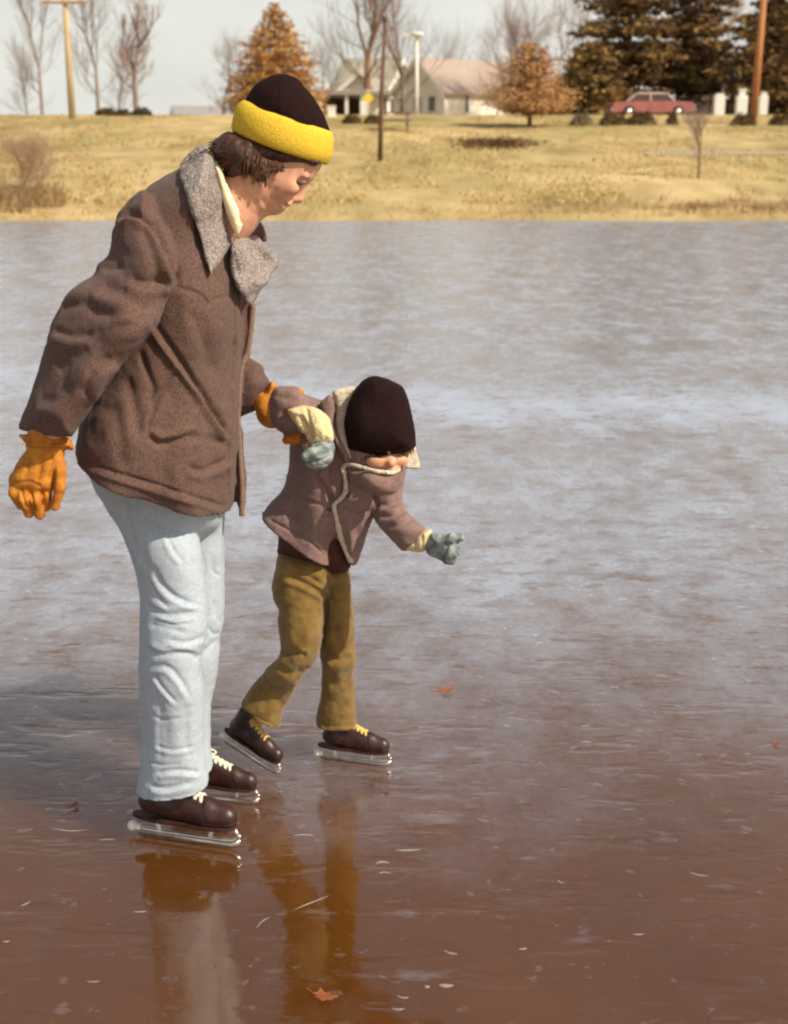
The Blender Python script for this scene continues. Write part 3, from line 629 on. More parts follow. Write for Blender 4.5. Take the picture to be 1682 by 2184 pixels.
# ---- skates
def skate(parent, heel, toe, sc, lace, roll=0, wide=1.0):
    heel = np.array(heel, float); toe = np.array(toe, float)
    xv = toe - heel; xv /= np.linalg.norm(xv); zv = np.array((0, 0, 1.)); yv = np.cross(zv, xv); yv /= np.linalg.norm(yv); zv = np.cross(xv, yv)
    if roll: c, s_ = math.cos(roll), math.sin(roll); yv, zv = yv * c + zv * s_, zv * c - yv * s_
    R = np.stack([xv, yv, zv])
    T = lambda V: heel + (np.asarray(V, float) * sc) @ R
    pr = []
    def cc(a, b, ra, rb, k=.012): pr.append((Cone(a, b, ra, rb), k))
    cc((.035, 0, .115), (.11, 0, .105), .036, .036, 0); cc((.11, 0, .105), (.205, 0, .098), .036, .040); cc((.205, 0, .098), (.252, 0, .094), .040, .034)
    cc((.045, 0, .12), (.062, 0, .20), .037, .036); cc((.085, 0, .16), (.19, 0, .115), .030, .030, .02)
    f = Field(pr, .0045); f.cut(Plane((0, 0, .072), (0, 0, -1))); f.cut(Plane((0, 0, .215), (0, 0, 1)))
    V, Q = f.mesh(1)
    V[:, 1] *= .88 + .0 * V[:, 0]
    wst = np.exp(-((V[:, 0] - .12) / .05) ** 2) * np.exp(-((V[:, 2] - .08) / .04) ** 2); V[:, 1] *= 1 - .14 * wst
    N = normals(V, Q)
    seam = np.exp(-((V[:, 0] - .205 + (V[:, 2] - .1) * .3) / .003) ** 2) + np.exp(-((V[:, 2] - .085) / .003) ** 2) + np.exp(-((V[:, 0] - .09 - (V[:, 2] - .08) * .2) / .003) ** 2) * (V[:, 2] < .15)
    V -= N * (seam * .0022)[:, None]
    boot = obj('ice_skate', T(V), Q, M_leather, parent, True)
    # sole: thin plate following the foot
    mb = MB(); n_ = 28; out = []
    for i in range(n_):
        t = 2 * math.pi * i / n_; x = .13 + .152 * math.cos(t); w = (.034 + .006 * math.cos(t)) * (1 - .22 * math.exp(-((x - .12) / .04) ** 2)); out.append((x, w * (abs(math.sin(t)) ** .7) * (1 if math.sin(t) >= 0 else -1)))
    Vs = [(x, y, z) for z in (.0725, .064) for x, y in out]; Vs += [(x, y, .060) for x, y in [(.13 + (a - .13) * .95, b * .9) for a, b in out]]
    Fs = [tuple(range(n_)), tuple(range(3 * n_ - 1, 2 * n_ - 1, -1))]
    for L in (0, 1): Fs += [(L * n_ + i, (L + 1) * n_ + i, (L + 1) * n_ + (i + 1) % n_, L * n_ + (i + 1) % n_) for i in range(n_)]
    mb.add(T(Vs), Fs); mb.build('sole', M_sole, boot)
    # blade, tube and posts
    mb = MB()
    tp = [(-.02, 0, .026), (.05, 0, .0235), (.18, 0, .0235), (.262, 0, .025), (.284, 0, .034), (.290, 0, .046)]
    mb.tube([T(p) for p in catmull(tp, 4, False)], .0062 * sc, 10)
    ou = [(-.012, .008), (.0, .0015), (.03, .0), (.23, .0), (.27, .003), (.288, .014), (.293, .03), (.285, .030), (.262, .018), (-.012, .018)]
    Vb = [(x, y, z) for y in (-.0016, .0016) for x, z in ou]; k = len(ou)
    mb.add(T(Vb), [tuple(range(k))[::-1], tuple(range(k, 2 * k))] + [(i, (i + 1) % k, k + (i + 1) % k, k + i) for i in range(k)])
    for (x0, x1) in ((.055, .046), (.205, .212)):
        pb = MB(); pb.tube([T((x0, 0, .028)), T((x0 * .5 + x1 * .5, 0, .045)), T((x1, 0, .063))], [.0070 * sc, .0062 * sc, .011 * sc], 8); pb.build('blade_post', M_tip, boot, True)
    mb.tube([T((.288, 0, .038)), T((.278, 0, .062))], .005 * sc, 8)
    mb.build('blade', M_steel, boot, True)
    mb = MB(); mb.ball(T((-.026, 0, .029)), .0145 * sc, 12, 8); mb.tube([T((-.024, 0, .029)), T((-.002, 0, .0275))], [.0125 * sc, .0085 * sc], 10); mb.build('heel_tip', M_tip, boot, True)
    # laces: crossing bars over the tongue
    mb = MB()
    ups = [(x_, z_ + .009) for x_, z_ in ((.098, .1835), (.116, .1745), (.134, .1655), (.152, .1565), (.170, .1475), (.187, .1405))]
    for i, (x, z) in enumerate(ups):
        w = .019
        mb.tube([T((x + .004, -w, z - .012)), T((x, -w * .4, z + .0015)), T((x, w * .4, z + .0015)), T((x + .004, w, z - .012))], .0042 * sc, 6)
        if i < 5:
            x2, z2 = ups[i + 1]
            for s_ in (-1, 1): mb.tube([T((x + .002, s_ * w, z - .010)), T(((x + x2) / 2, 0, (z + z2) / 2 + .0035)), T((x2 + .002, -s_ * w, z2 - .010))], .0038 * sc, 6)
    for s_ in (-1, 1):
        mb.tube([T(p) for p in catmull([(.095, 0, .190), (.105, s_ * .022, .197), (.122, s_ * .034, .180), (.112, s_ * .020, .178), (.098, 0, .188)], 4, False)], .0028 * sc, 6)
    mb.build('lace', lace, boot, True)
    return boot
def gz(u, v): return G0(u, v)
h1, t1 = gz(303, 1783), gz(505, 1812); dd = (t1 - h1) / np.linalg.norm(t1 - h1)
skate(man, h1 - dd * .0, t1, .88, M_lace)
h2, t2 = gz(392, 1702), gz(540, 1717); skate(man, h2, t2, .70, M_lace)
# ================================================================= CHILD
pc = G0(680, 1640)
kid = thing('person', 'small child in brown jacket, ochre trousers and dark knit cap, head bowed, one arm held', 'person', (pc[0], pc[1], 0))
KY = 3.10
ct = Inflate([(700, 850), (760, 840), (830, 900), (862, 960), (866, 1000), (858, 1045), (845, 1070), (815, 1085), (797, 1108), (778, 1160), (764, 1196), (754, 1206), (738, 1195), (723, 1165), (717, 1158), (711, 1190), (703, 1250), (640, 1240), (570, 1200), (535, 1150), (543, 1116), (570, 1078), (606, 1040), (616, 1000), (620, 940), (650, 880)],
             [(700, 860, 3.16), (800, 950, 3.06), (600, 1100, 3.16), (700, 1100, 3.11), (790, 1100, 3.10)], .085, .115, 2.3, 4)
csleeve = Inflate([(815, 1030), (850, 1035), (859, 1056), (862, 1078), (872, 1096), (890, 1112), (912, 1130), (900, 1150), (884, 1166), (862, 1176), (845, 1164), (826, 1143), (806, 1118), (794, 1095), (793, 1065)], [(820, 1040, 3.05), (890, 1150, 2.98)], .042, .044, 2, 4)
csl2 = Inflate([(585, 826), (605, 822), (632, 824), (650, 840), (668, 862), (680, 890), (668, 930), (650, 948), (618, 936), (596, 918), (580, 905), (574, 880), (576, 845)], [(600, 860, 2.99), (650, 880, 2.965), (640, 930, 2.985)], .048, .048, 2, 4)
cf = [([(633, 1052), (660, 1070), (690, 1076)], 4, .006), ([(724, 1082), (750, 1092), (772, 1098), (789, 1088)], 4, .006), ([(713, 1077), (690, 1040), (672, 1010)], 7, .008, 'f'), ([(713, 1080), (700, 1030), (700, 985)], 7, .006),
      ([(715, 1080), (735, 1040), (745, 1010)], 6, .006), ([(760, 1020), (790, 1045), (800, 1052)], 6, .008), ([(640, 1105), (610, 1090), (580, 1088)], 9, .005), ([(570, 1104), (610, 1127), (660, 1155), (695, 1185)], 3, .005), ([(800, 1056), (803, 1085), (797, 1110)], 5, .012),
      ([(808, 1075), (830, 1078), (856, 1066)], 7, .007, 'f'), ([(808, 1098), (835, 1100), (866, 1090)], 7, .007, 'f'), ([(822, 1122), (850, 1118), (880, 1108)], 7, .006, 'f'), ([(700, 900), (712, 940), (740, 985)], 6, .006), ([(640, 1060), (630, 1100), (640, 1140)], 14, .005), ([(760, 1110), (765, 1150), (760, 1190)], 9, .004),
      ([(590, 840), (610, 850), (640, 850)], 9, .005), ([(600, 880), (620, 890), (640, 905)], 8, .006)]
mw = mat('mauve_brown_wool', (.285, .182, .158), (.180, .112, .098), .92, 210, 8, .32, .66, bump=.5, bscale=420, spec=.15, sheen=.08)
solid('jacket', [(CutP(ct, hemplane((549, 1116), (701, 1212), 3.04)), 0), (csleeve, .005), (Cone(P(690, 910, 3.13), P(620, 880, 3.03), .058, .052), .015), (csl2, .006)], .0042, mw, kid, 2, cf, (.004, 14, 11))
# collar: brown outside with cream pile lining
cb = Inflate([(735, 992), (752, 1000), (790, 1006), (820, 1014), (850, 1003), (862, 990), (866, 1010), (858, 1040), (835, 1056), (803, 1050), (775, 1035), (752, 1022), (742, 1010)], [(740, 1000, 2.99), (800, 1030, 2.93), (860, 1010, 2.95)], .018, .020, 2, 4)
cb2 = Inflate([(681, 862), (690, 850), (706, 842), (716, 870), (714, 900), (722, 930), (745, 976), (742, 990), (725, 965), (708, 935), (690, 905)], [(690, 860, 3.04), (730, 970, 2.97)], .014, .018, 2, 4)
solid('collar', [(cb, 0), (cb2, 0)], .0035, mw, kid, 1, None, (.003, 20, 1))
cr1 = Inflate([(709, 838), (728, 828), (755, 824), (775, 835), (750, 880), (742, 930), (752, 972), (745, 980), (722, 934), (716, 900), (719, 870)], [(715, 840, 3.04), (750, 850, 3.06), (740, 970, 2.975)], .014, .016, 2, 4)
cr2 = Inflate([(852, 975), (886, 952), (890, 966), (896, 998), (872, 1000), (852, 992)], [(855, 985, 2.96), (890, 990, 3.0)], .010, .010, 2, 4)
pile = [(cr1, 0), (cr2, 0)]
def line(pts, r): return [(c, .002) for c in chain([(*p, r) for p in catmull(pts, 4, False)])]
pile += line([(736, 1012, 2.965), (733, 998, 2.975), (742, 990, 2.97), (762, 994, 2.945), (800, 1004, 2.925), (835, 1008, 2.93), (853, 1001, 2.945)], .0052)
fr = lambda u, v: float(ct.front(np.array([u]), np.array([v]))[0]) - .002
pile += line([(u, v, fr(u, v)) for u, v in ((736, 1012), (738, 1046), (727, 1064), (713, 1078), (718, 1105), (726, 1135))], .0050)
pile += line([(u, v, fr(u, v)) for u, v in ((722, 1120), (728, 1145), (738, 1172), (750, 1196))], .0072)
solid('pile_lining', pile, .003, mat('cream_pile', (.74, .64, .50), (.58, .47, .35), .95, 150, 4, bump=1, bscale=250, bdist=.005), kid, 1, None, (.002, 60, 1))
M_btn = mat('brown_button', (.12, .06, .04), rough=.4)
for (u, v) in ((706, 1086), (742, 1056)):
    mb = MB(); c = P(u, v, fr(u, v)); mb.ball(c, (.007, .004, .007), 10, 6); mb.build('button', M_btn, kid, True)
# knitted cuffs and mittens
mc = mat('yellow_cuff', (.80, .66, .38), (.64, .50, .26), .9, 120, 3, bump=.6, bscale=260)
k1 = Inflate([(611, 873), (640, 866), (668, 866), (690, 878), (704, 898), (713, 938), (690, 946), (662, 950), (655, 930), (640, 915), (625, 895)], [(630, 885, 2.93), (690, 930, 2.905)], .040, .040, 2, 4)
solid('cuff', [(k1, 0)], .0035, mc, kid, 1, [([(655, 870), (660, 900), (668, 940)], 4, .006), ([(640, 885), (655, 915), (665, 935)], 5, .008, 'f'), ([(690, 890), (694, 915), (696, 940)], 4, .003)], (.003, 40, 2))
k2 = Inflate([(862, 1172), (880, 1150), (900, 1133), (922, 1130), (918, 1150), (912, 1170), (900, 1178), (880, 1176)], [(880, 1160, 2.98), (915, 1150, 2.965)], .030, .033, 2, 4)
solid('cuff', [(k2, 0)], .0035, mc, kid, 1, [([(885, 1150), (886, 1165), (890, 1178)], 3, .004), ([(900, 1140), (902, 1160), (904, 1178)], 3, .004)])
mm = mat('blue_grey_knit', (.34, .39, .37), (.13, .155, .16), .92, 55, 4, .38, .62, bump=.7, bscale=230)
m1 = [(Inflate([(664, 942), (690, 938), (712, 942), (714, 965), (708, 985), (690, 1000), (672, 1003), (654, 992), (648, 972), (656, 958)], [(680, 950, 2.905), (680, 990, 2.89)], .035, .034, 2, 4), 0)]
m1 += [(c, .004) for c in chain([(690, 958, 2.875, .014), (668, 966, 2.862, .013), (654, 974, 2.862, .011)])]
solid('mitten', m1, .003, mm, kid, 1, [([(655, 982), (680, 984), (705, 972)], 3, .004)], (.0025, 50, 2))
m2 = [(Inflate([(916, 1136), (940, 1138), (962, 1142), (978, 1152), (984, 1170), (975, 1194), (965, 1204), (948, 1202), (930, 1190), (910, 1180), (908, 1160)], [(920, 1160, 2.965), (970, 1180, 2.93)], .032, .031, 2, 4), 0)]
m2 += [(c, .004) for c in chain([(940, 1160, 2.935, .014), (965, 1148, 2.92, .013), (983, 1146, 2.92, .010)])]
solid('mitten', m2, .003, mm, kid, 1, [([(945, 1200), (948, 1180), (955, 1165), (968, 1160)], 3.5, .006)], (.0025, 50, 7))
# body
HK = 3.0
hc = P(812, 915, HK)
KB = [(Ell(P(812, 895, 3.04), (.066, .066, .075)), 0), (Ell(P(822, 962, 2.990), (.050, .052, .045)), .03),
      (Ell(P(835, 987, 2.942), (.0095, .012, .009)), .008), (Ell(P(840, 1003, 2.955), (.018, .018, .010)), .01), (Ell(P(803, 984, 2.958), (.022, .018, .018)), .014), (Ell(P(858, 980, 2.965), (.016, .018, .016)), .012)]
KB += [(c, .02) for c in chain([(805, 960, 3.03, .04), (765, 985, 3.12, .038), (715, 1060, 3.14, .05), (680, 1180, 3.14, .05)])]
KB += [(c, .015) for c in chain([(730, 960, 3.14, .03), (625, 885, 3.02, .025), (660, 905, 2.945, .016), (682, 965, 2.90, .014)])]
KB += [(c, .015) for c in chain([(790, 1030, 3.10, .03), (830, 1090, 3.04, .022), (890, 1152, 2.985, .015), (940, 1168, 2.96, .013)])]
KB += [(c, .02) for c in chain([(655, 1220, 3.13, .035), (645, 1390, 3.10, .028), (560, 1520, 3.16, .014), (548, 1560, 3.165, .010)])]
KB += [(c, .02) for c in chain([(712, 1220, 3.15, .035), (722, 1400, 3.175, .028), (722, 1530, 3.21, .014), (725, 1575, 3.215, .010)])]
fe = Field(KB, .009, fx=(P(740, 950, HK)[0], P(890, 950, HK)[0], .003), fz=(P(820, 1030, HK)[2], P(820, 930, HK)[2], .003), fy=(2.88, 3.0, .003))
for e_ in ((812, 970, 2.945), (856, 966, 2.955)): fe.sub(Ell(P(*e_), (.015, .009, .006)), .012)
V, Q = fe.mesh(1); obj('body', V, Q, M_skin, kid)
khat = Inflate([(735, 894), (736, 932), (740, 960), (770, 972), (800, 980), (828, 982), (856, 976), (886, 962), (888, 935), (883, 900), (877, 872), (863, 829), (838, 812), (820, 804), (801, 801), (784, 806), (764, 822), (744, 858)], [(800, 820, 3.045), (800, 940, 3.01)], .060, .095, 2.2, 4)
solid('knit_hat', [(khat, 0)], .0035, M_hatdark, kid, 2, [([(738, 946), (780, 960), (828, 966), (884, 946)], 3, .003, 'f')], (.002, 18, 1))
mb = MB(); R_ = random.Random(3)
for i in range(46):
    u = 746 + 136 * i / 45; vb = 960 + 18 * math.sin(math.pi * min(1, (u - 740) / 150) ** .8); y = 2.945 + ((u - 820) / 80) ** 2 * .035
    mb.tube([P(u, vb - 6, y), P(u + R_.uniform(-3, 3), vb + R_.uniform(3, 9), y - .002)], [.0022, .0007], 5)
mb.build('hair', M_hair, kid, True)
# sweater and trousers
sw = Inflate([(600, 1110), (596, 1150), (596, 1186), (640, 1205), (690, 1224), (720, 1225), (742, 1222), (752, 1190), (745, 1120), (690, 1090)], KY + .03, .06, .085, 2.2, 4)
solid('sweater', [(sw, 0)], .005, mat('maroon_knit', (.085, .028, .018), (.055, .018, .012), .95, 90, 3, bump=.6, bscale=220), kid, 2, None, (.003, 25, 3))
t1 = Inflate([(597, 1178), (586, 1210), (582, 1248), (588, 1286), (594, 1300), (592, 1330), (597, 1364), (601, 1388), (582, 1412), (559, 1438), (535, 1470), (513, 1506), (505, 1530), (500, 1570), (545, 1600), (590, 1600), (604, 1530), (626, 1480), (650, 1438), (677, 1405), (690, 1340), (694, 1280), (712, 1240), (700, 1200), (650, 1185)],
             [(640, 1200, 3.11), (650, 1390, 3.08), (555, 1520, 3.15)], .055, .062, 2.1, 4)
t2 = Inflate([(660, 1200), (700, 1204), (738, 1205), (748, 1230), (755, 1282), (758, 1340), (759, 1396), (755, 1450), (756, 1490), (762, 1525), (768, 1554), (770, 1600), (700, 1610), (668, 1600), (676, 1530), (683, 1487), (686, 1440), (684, 1400), (680, 1330), (665, 1250)],
             [(710, 1220, 3.15), (722, 1400, 3.175), (720, 1540, 3.21)], .05, .058, 2.1, 4)
tf = [([(605, 1230), (640, 1240), (680, 1262), (697, 1275)], 6, .007, 'f'), ([(612, 1222), (650, 1225), (690, 1250)], 5, .005), ([(598, 1388), (612, 1396), (640, 1398)], 5, .008), ([(600, 1290), (605, 1330), (612, 1360)], 7, .005), ([(625, 1385), (640, 1395), (655, 1398)], 5, .006), ([(590, 1420), (620, 1440), (650, 1430)], 9, .006, 'f'), ([(560, 1470), (590, 1490), (600, 1510)], 10, .005),
      ([(700, 1275), (715, 1283), (740, 1280)], 4, .007), ([(697, 1275), (694, 1330), (688, 1400)], 5, .008), ([(700, 1400), (725, 1410), (752, 1400)], 8, .006, 'f'), ([(694, 1450), (720, 1460), (750, 1455)], 9, .005), ([(715, 1330), (720, 1370), (735, 1395)], 10, .005), ([(525, 1520), (555, 1535), (590, 1548)], 3, .003), ([(675, 1548), (720, 1550), (764, 1545)], 3, .003), ([(700, 1225), (704, 1250), (706, 1275)], 4, .005)]
solid('trousers', [(CutP(t2, hemplane((668, 1562), (768, 1560), 3.15)), 0), (CutP(t1, hemplane((515, 1516), (592, 1562), 3.09)), .006)], .004, mat('ochre_corduroy', (.235, .142, .034), (.140, .078, .018), .9, 30, 5, .3, .7, bump=.4, bscale=300, sheen=.2), kid, 2, tf, (.005, 16, 4))
# skates
hh = P(482, 1586, 3.205); tt = gz(606, 1664)
skate(kid, hh, tt, .62, M_ylace)
h3, t3 = gz(690, 1620), gz(826, 1636); skate(kid, h3, t3, .66, M_ylace)
# ================================================================= ICE LITTER
M_leaf = mat('brown_leaf', (.36, .13, .04), (.22, .07, .025), .7, 40, 3)
def leaf(u, v, s, rz, label):
    c = G0(u, v); mb = MB(); pts = []
    for i in range(14):
        a = 2 * math.pi * i / 14; r = s * (1 if i % 2 else .62) * (1 + .2 * math.sin(3 * a)); pts.append((r * math.cos(a) * 1.5, r * math.sin(a)))
    R2 = Matrix.Rotation(rz, 3, 'Z'); Vt = []
    for zz in (0, .0012):
        for (x, y) in pts: Vt.append(Vector(c) + R2 @ Vector((x, y, .004 + zz + abs(y) * .35 + .15 * abs(x) * (1 if x > 0 else .3))))
        Vt.append(Vector(c) + Vector((0, 0, .004 + zz)))
    Fc = [(i, (i + 1) % 14, 14) for i in range(14)] + [(15 + (i + 1) % 14, 15 + i, 29) for i in range(14)] + [(i, 15 + i, 15 + (i + 1) % 14, (i + 1) % 14) for i in range(14)]
    mb.add(Vt, Fc); mb.tube([Vector(c) + R2 @ Vector((-s * 1.2, 0, .006)), Vector(c) + R2 @ Vector((-s * 2.4, s * .2, .010))], .001, 5)
    tag(mb.build('fallen_leaf', M_leaf, None, False, origin=c), label, 'leaf', 'fallen leaves on the ice')
leaf(952, 1477, .021, .3, 'brown curled leaf on the ice, right of the child')
leaf(692, 2132, .018, -.5, 'orange leaf lying low in the picture under the reflection')
leaf(160, 1722, .011, 1.0, 'small rusty leaf on the ice left of the jeans')
leaf(1655, 1587, .010, .2, 'small pale leaf on the ice near the right edge')
# skate grooves and chipped ridges: raised curls of ice
M_chip = mat('white_ice_chip', (.36, .31, .30), (.26, .21, .20), .35, 60, 3, spec=.5)
mb = MB()
def ridge(pts, r):
    c = catmull(pts, 6, False); m = len(c)
    V_ = [G0(u, v) for u, v in c]
    r *= 1.7
    mb.tube([(p[0], p[1], -.72 * r + .0003) for p in V_], [r * (.1 + .9 * math.sin(math.pi * i / (m - 1)) ** 1.5) for i in range(m)], 8)
for pts, r in (([(820, 1805), (850, 1813), (890, 1812), (940, 1805)], .0028), ([(838, 2118), (860, 2128), (885, 2124)], .0022), ([(824, 2145), (850, 2153), (878, 2145)], .0022), ([(935, 2020), (962, 2033), (990, 2034)], .0022),
               ([(1098, 2022), (1116, 2024), (1132, 2019)], .0018), ([(1340, 1990), (1362, 1993), (1385, 1990)], .0015), ([(925, 2096), (950, 2102), (990, 2099)], .0050), ([(905, 2095), (912, 2105), (920, 2098)], .0035), ([(600, 1955), (640, 1935), (690, 1915), (740, 1895)], .0013), ([(540, 1990), (560, 1965), (590, 1950)], .0010),
               ([(1455, 1852), (1490, 1866), (1530, 1868)], .0016), ([(1185, 1870), (1196, 1882), (1210, 1884)], .0013), ([(35, 1935), (55, 1928), (75, 1917)], .0018), ([(0, 2008), (15, 2008), (28, 2003)], .0016), ([(270, 1942), (300, 1945), (325, 1940)], .0016), ([(175, 2090), (200, 2094), (225, 2090)], .0012),
               ([(790, 1850), (815, 1838), (850, 1846)], .0030), ([(800, 1868), (820, 1860), (850, 1866)], .0022), ([(600, 1784), (650, 1780), (690, 1784)], .0022), ([(1290, 1467), (1310, 1465), (1330, 1469)], .004), ([(1230, 1584), (1250, 1582), (1275, 1585)], .0035), ([(80, 1760), (150, 1772), (220, 1765)], .0016), ([(190, 1795), (230, 1790), (260, 1793)], .0016)):
    ridge(pts, r)
for i in range(0):
    v = 560 + 1600 * random.random() ** .8; u = random.uniform(-20, 1700); w = random.uniform(8, 34)
    if 250 < u < 900 and v < 1800: continue
    ridge([(u, v), (u + w * .5, v + random.uniform(-2, 3)), (u + w, v + random.uniform(-2, 2))], random.uniform(.0008, .002) * (1 + (2200 - v) / 900))
o = mb.build('ice_chips', M_chip, None, True); o['kind'] = 'stuff'; o['label'] = 'small white ridges, curls and chips cut into the ice by skates'
# long skate grooves
mb = MB(); M_groove = mat('skate_groove', (.24, .19, .185), (.18, .14, .14), .4, 60, 3)
def groove(pts, w):
    c = catmull(pts, 8, False); V_ = np.array([G0(u, v) for u, v in c]); L = len(V_); Vt = []
    for i in range(L):
        d = V_[min(i + 1, L - 1)] - V_[max(i - 1, 0)]; d /= np.linalg.norm(d) + 1e-9; nn = np.array((-d[1], d[0], 0)); k = .38 * w * math.sin(math.pi * (i + .3) / (L - .4 + .6))
        Vt += [V_[i] + nn * k + (0, 0, .004), V_[i] - nn * k + (0, 0, .004)]
    mb.add(Vt, [(2 * i, 2 * i + 1, 2 * i + 3, 2 * i + 2) for i in range(L - 1)])
for pts, w in (([(1130, 1130), (1300, 1115), (1450, 1122), (1560, 1140)], .010), ([(1000, 1225), (1200, 1222), (1380, 1235), (1450, 1252)], .010), ([(1440, 1200), (1560, 1215), (1660, 1240)], .010), ([(1670, 1330), (1730, 1345), (1790, 1355)], .006), ([(1300, 1380), (1400, 1400), (1440, 1395)], .006), ([(1160, 1350), (1240, 1365), (1290, 1362)], .004),
               ([(1330, 1395), (1420, 1388), (1500, 1400)], .004), ([(500, 1285), (540, 1270), (590, 1262)], .005), ([(0, 1500), (80, 1480), (150, 1470)], .004), ([(60, 1290), (130, 1280), (220, 1290)], .005), ([(1000, 1600), (1060, 1592), (1130, 1580)], .002), ([(1380, 1250), (1460, 1266), (1560, 1296)], .006), ([(900, 1170), (1050, 1160), (1200, 1165)], .007)):
    groove(pts, w)
o = mb.build('skate_grooves', M_groove, None, False); o['kind'] = 'stuff'; o['label'] = 'thin curved skate cuts in the grey ice'
# ================================================================= TREES
M_bark = mat('grey_bark', (.30, .235, .19), (.20, .15, .12), .95, 8, 4, bump=.5, bscale=20)
M_barkb = mat('brown_bark', (.26, .15, .09), (.17, .09, .05), .95, 8, 4, bump=.5, bscale=20)
M_twig = mat('grey_twigs', (.40, .32, .28), (.30, .235, .20), .95, 6, 3)
M_rust = mat('rust_foliage', (.60, .33, .11), (.36, .17, .045), .85, 1.2, 4, island=.35)
M_rust2 = mat('tan_orange_foliage', (.62, .36, .16), (.42, .22, .08), .85, 1.2, 4, island=.35)
M_pine = mat('dark_pine_foliage', (.33, .21, .065), (.10, .052, .024), .85, .55, 4, .42, .60, island=.4)
M_bush = mat('bush_foliage', (.16, .10, .035), (.09, .055, .02), .9, 3, 4, island=.4)
M_twigb = mat('rusty_twigs', (.42, .25, .16), (.30, .17, .10), .95, 6, 3)
def grow(mb, tw, p, d, L, r, depth, R, spread=.5, up=.15, tips=None, kids=(2, 3)):
    "one limb and everything that grows on it"
    n = 4 if depth > 1 else 3; pts = [Vector(p)]; q = Vector(p); dd = Vector(d).normalized(); m = 4 if depth > 2 else 3
    for i in range(m):
        dd = (dd + Vector((R.gauss(0, .10), R.gauss(0, .10), R.gauss(up * .4, .08)))).normalized(); q = q + dd * (L / m); pts.append(q)
    r1 = r * .70
    (mb if depth > 2 else tw).tube(pts, [r + (r1 - r) * i / m for i in range(m + 1)], 6 if depth > 3 else n if depth > 1 else 3, False)
    if depth == 0:
        if tips is not None: tips.append((pts[-1], dd))
        return
    for i in range(R.randint(*kids)):
        a = R.uniform(0, 2 * math.pi); o = dd.orthogonal().normalized(); o.rotate(Matrix.Rotation(a, 3, dd))
        nd = (dd + o * R.uniform(.6, 1.3) * spread + Vector((0, 0, up))).normalized()
        at = pts[-1] if i == 0 else pts[R.randint(max(1, m - 2), m)]
        grow(mb, tw, at, nd, L * R.uniform(.64, .9), r1 * R.uniform(.68, .92), depth - 1, R, spread, up, tips, kids)
    if depth >= 1:
        for i in range(3 if depth > 1 else 2):
            a = R.uniform(0, 2 * math.pi); o = dd.orthogonal().normalized(); o.rotate(Matrix.Rotation(a, 3, dd))
            grow(mb, tw, pts[R.randint(1, m)], (dd * .5 + o).normalized(), L * .5, r1 * .4, max(0, depth - 3), R, spread, up, tips, kids)
def bare_tree(name, label, u, Y, vtop, r, seed, depth=5, spread=.5, fork=.3, kids=(2, 3), tm=None, bm=None, up=.15, group='bare trees on the hill', dv=0, cat='tree', lean=0):
    depth += (1 if Y > 50 else 1); kids = (3, 3) if kids == (2, 3) and depth < 6 else kids
    R = random.Random(seed); b = TP(u, Y); H = height(u, vtop, Y) - b[2] - dv
    t = thing(name, label, cat, b, group); mb, tw = MB(), MB()
    base = Vector(b) - Vector((0, 0, .1)); top = Vector(b) + Vector((lean * H * fork, 0, H * fork))
    mb.tube([base, Vector(b) + Vector((0, 0, .15 * r * 8)), (base + top) / 2, top], [r * 1.35, r * 1.05, r * .95, r * .85], 8)
    L = H * (1 - fork) * .36
    for i in range(3 if fork < .5 else 2):
        a = R.uniform(0, 6.28) + i * 2.1
        grow(mb, tw, top, Vector((math.cos(a) * spread * .7, math.sin(a) * spread * .7, 1)), L * R.uniform(.85, 1.15), r * (.72 if i == 0 else .5), depth, R, spread, up, None, kids)
    for i in range(5):
        a = R.uniform(0, 6.28); z = fork * H * R.uniform(.45, .98)
        grow(mb, tw, Vector(b) + Vector((0, 0, z)), Vector((math.cos(a), math.sin(a), .5)), L * .7, r * .25, depth - 2, R, spread, up, None, kids)
    mb.build('trunk', bm or M_bark, t, True); tw.build('crown', tm or M_twig, t, False)
    return t
class Leaves:
    def __init__(s): s.V = []; s.n = 0
    def quad(s, p, size, R, flat=.5):
        a = Vector((R.gauss(0, 1), R.gauss(0, 1), R.gauss(0, flat))).normalized(); b = Vector((R.gauss(0, 1), R.gauss(0, 1), R.gauss(0, 1)))
        b = (b - a * a.dot(b)).normalized(); a *= size * R.uniform(.7, 1.5); b *= size * R.uniform(.3, .6)
        p = Vector(p)
        for k in (-a, -b * .9, a, b): s.V.append(tuple(p + k))
        s.n += 1
    def build(s, name, m, parent): return obj(name, np.array(s.V), np.arange(4 * s.n).reshape(-1, 4), m, parent, False)
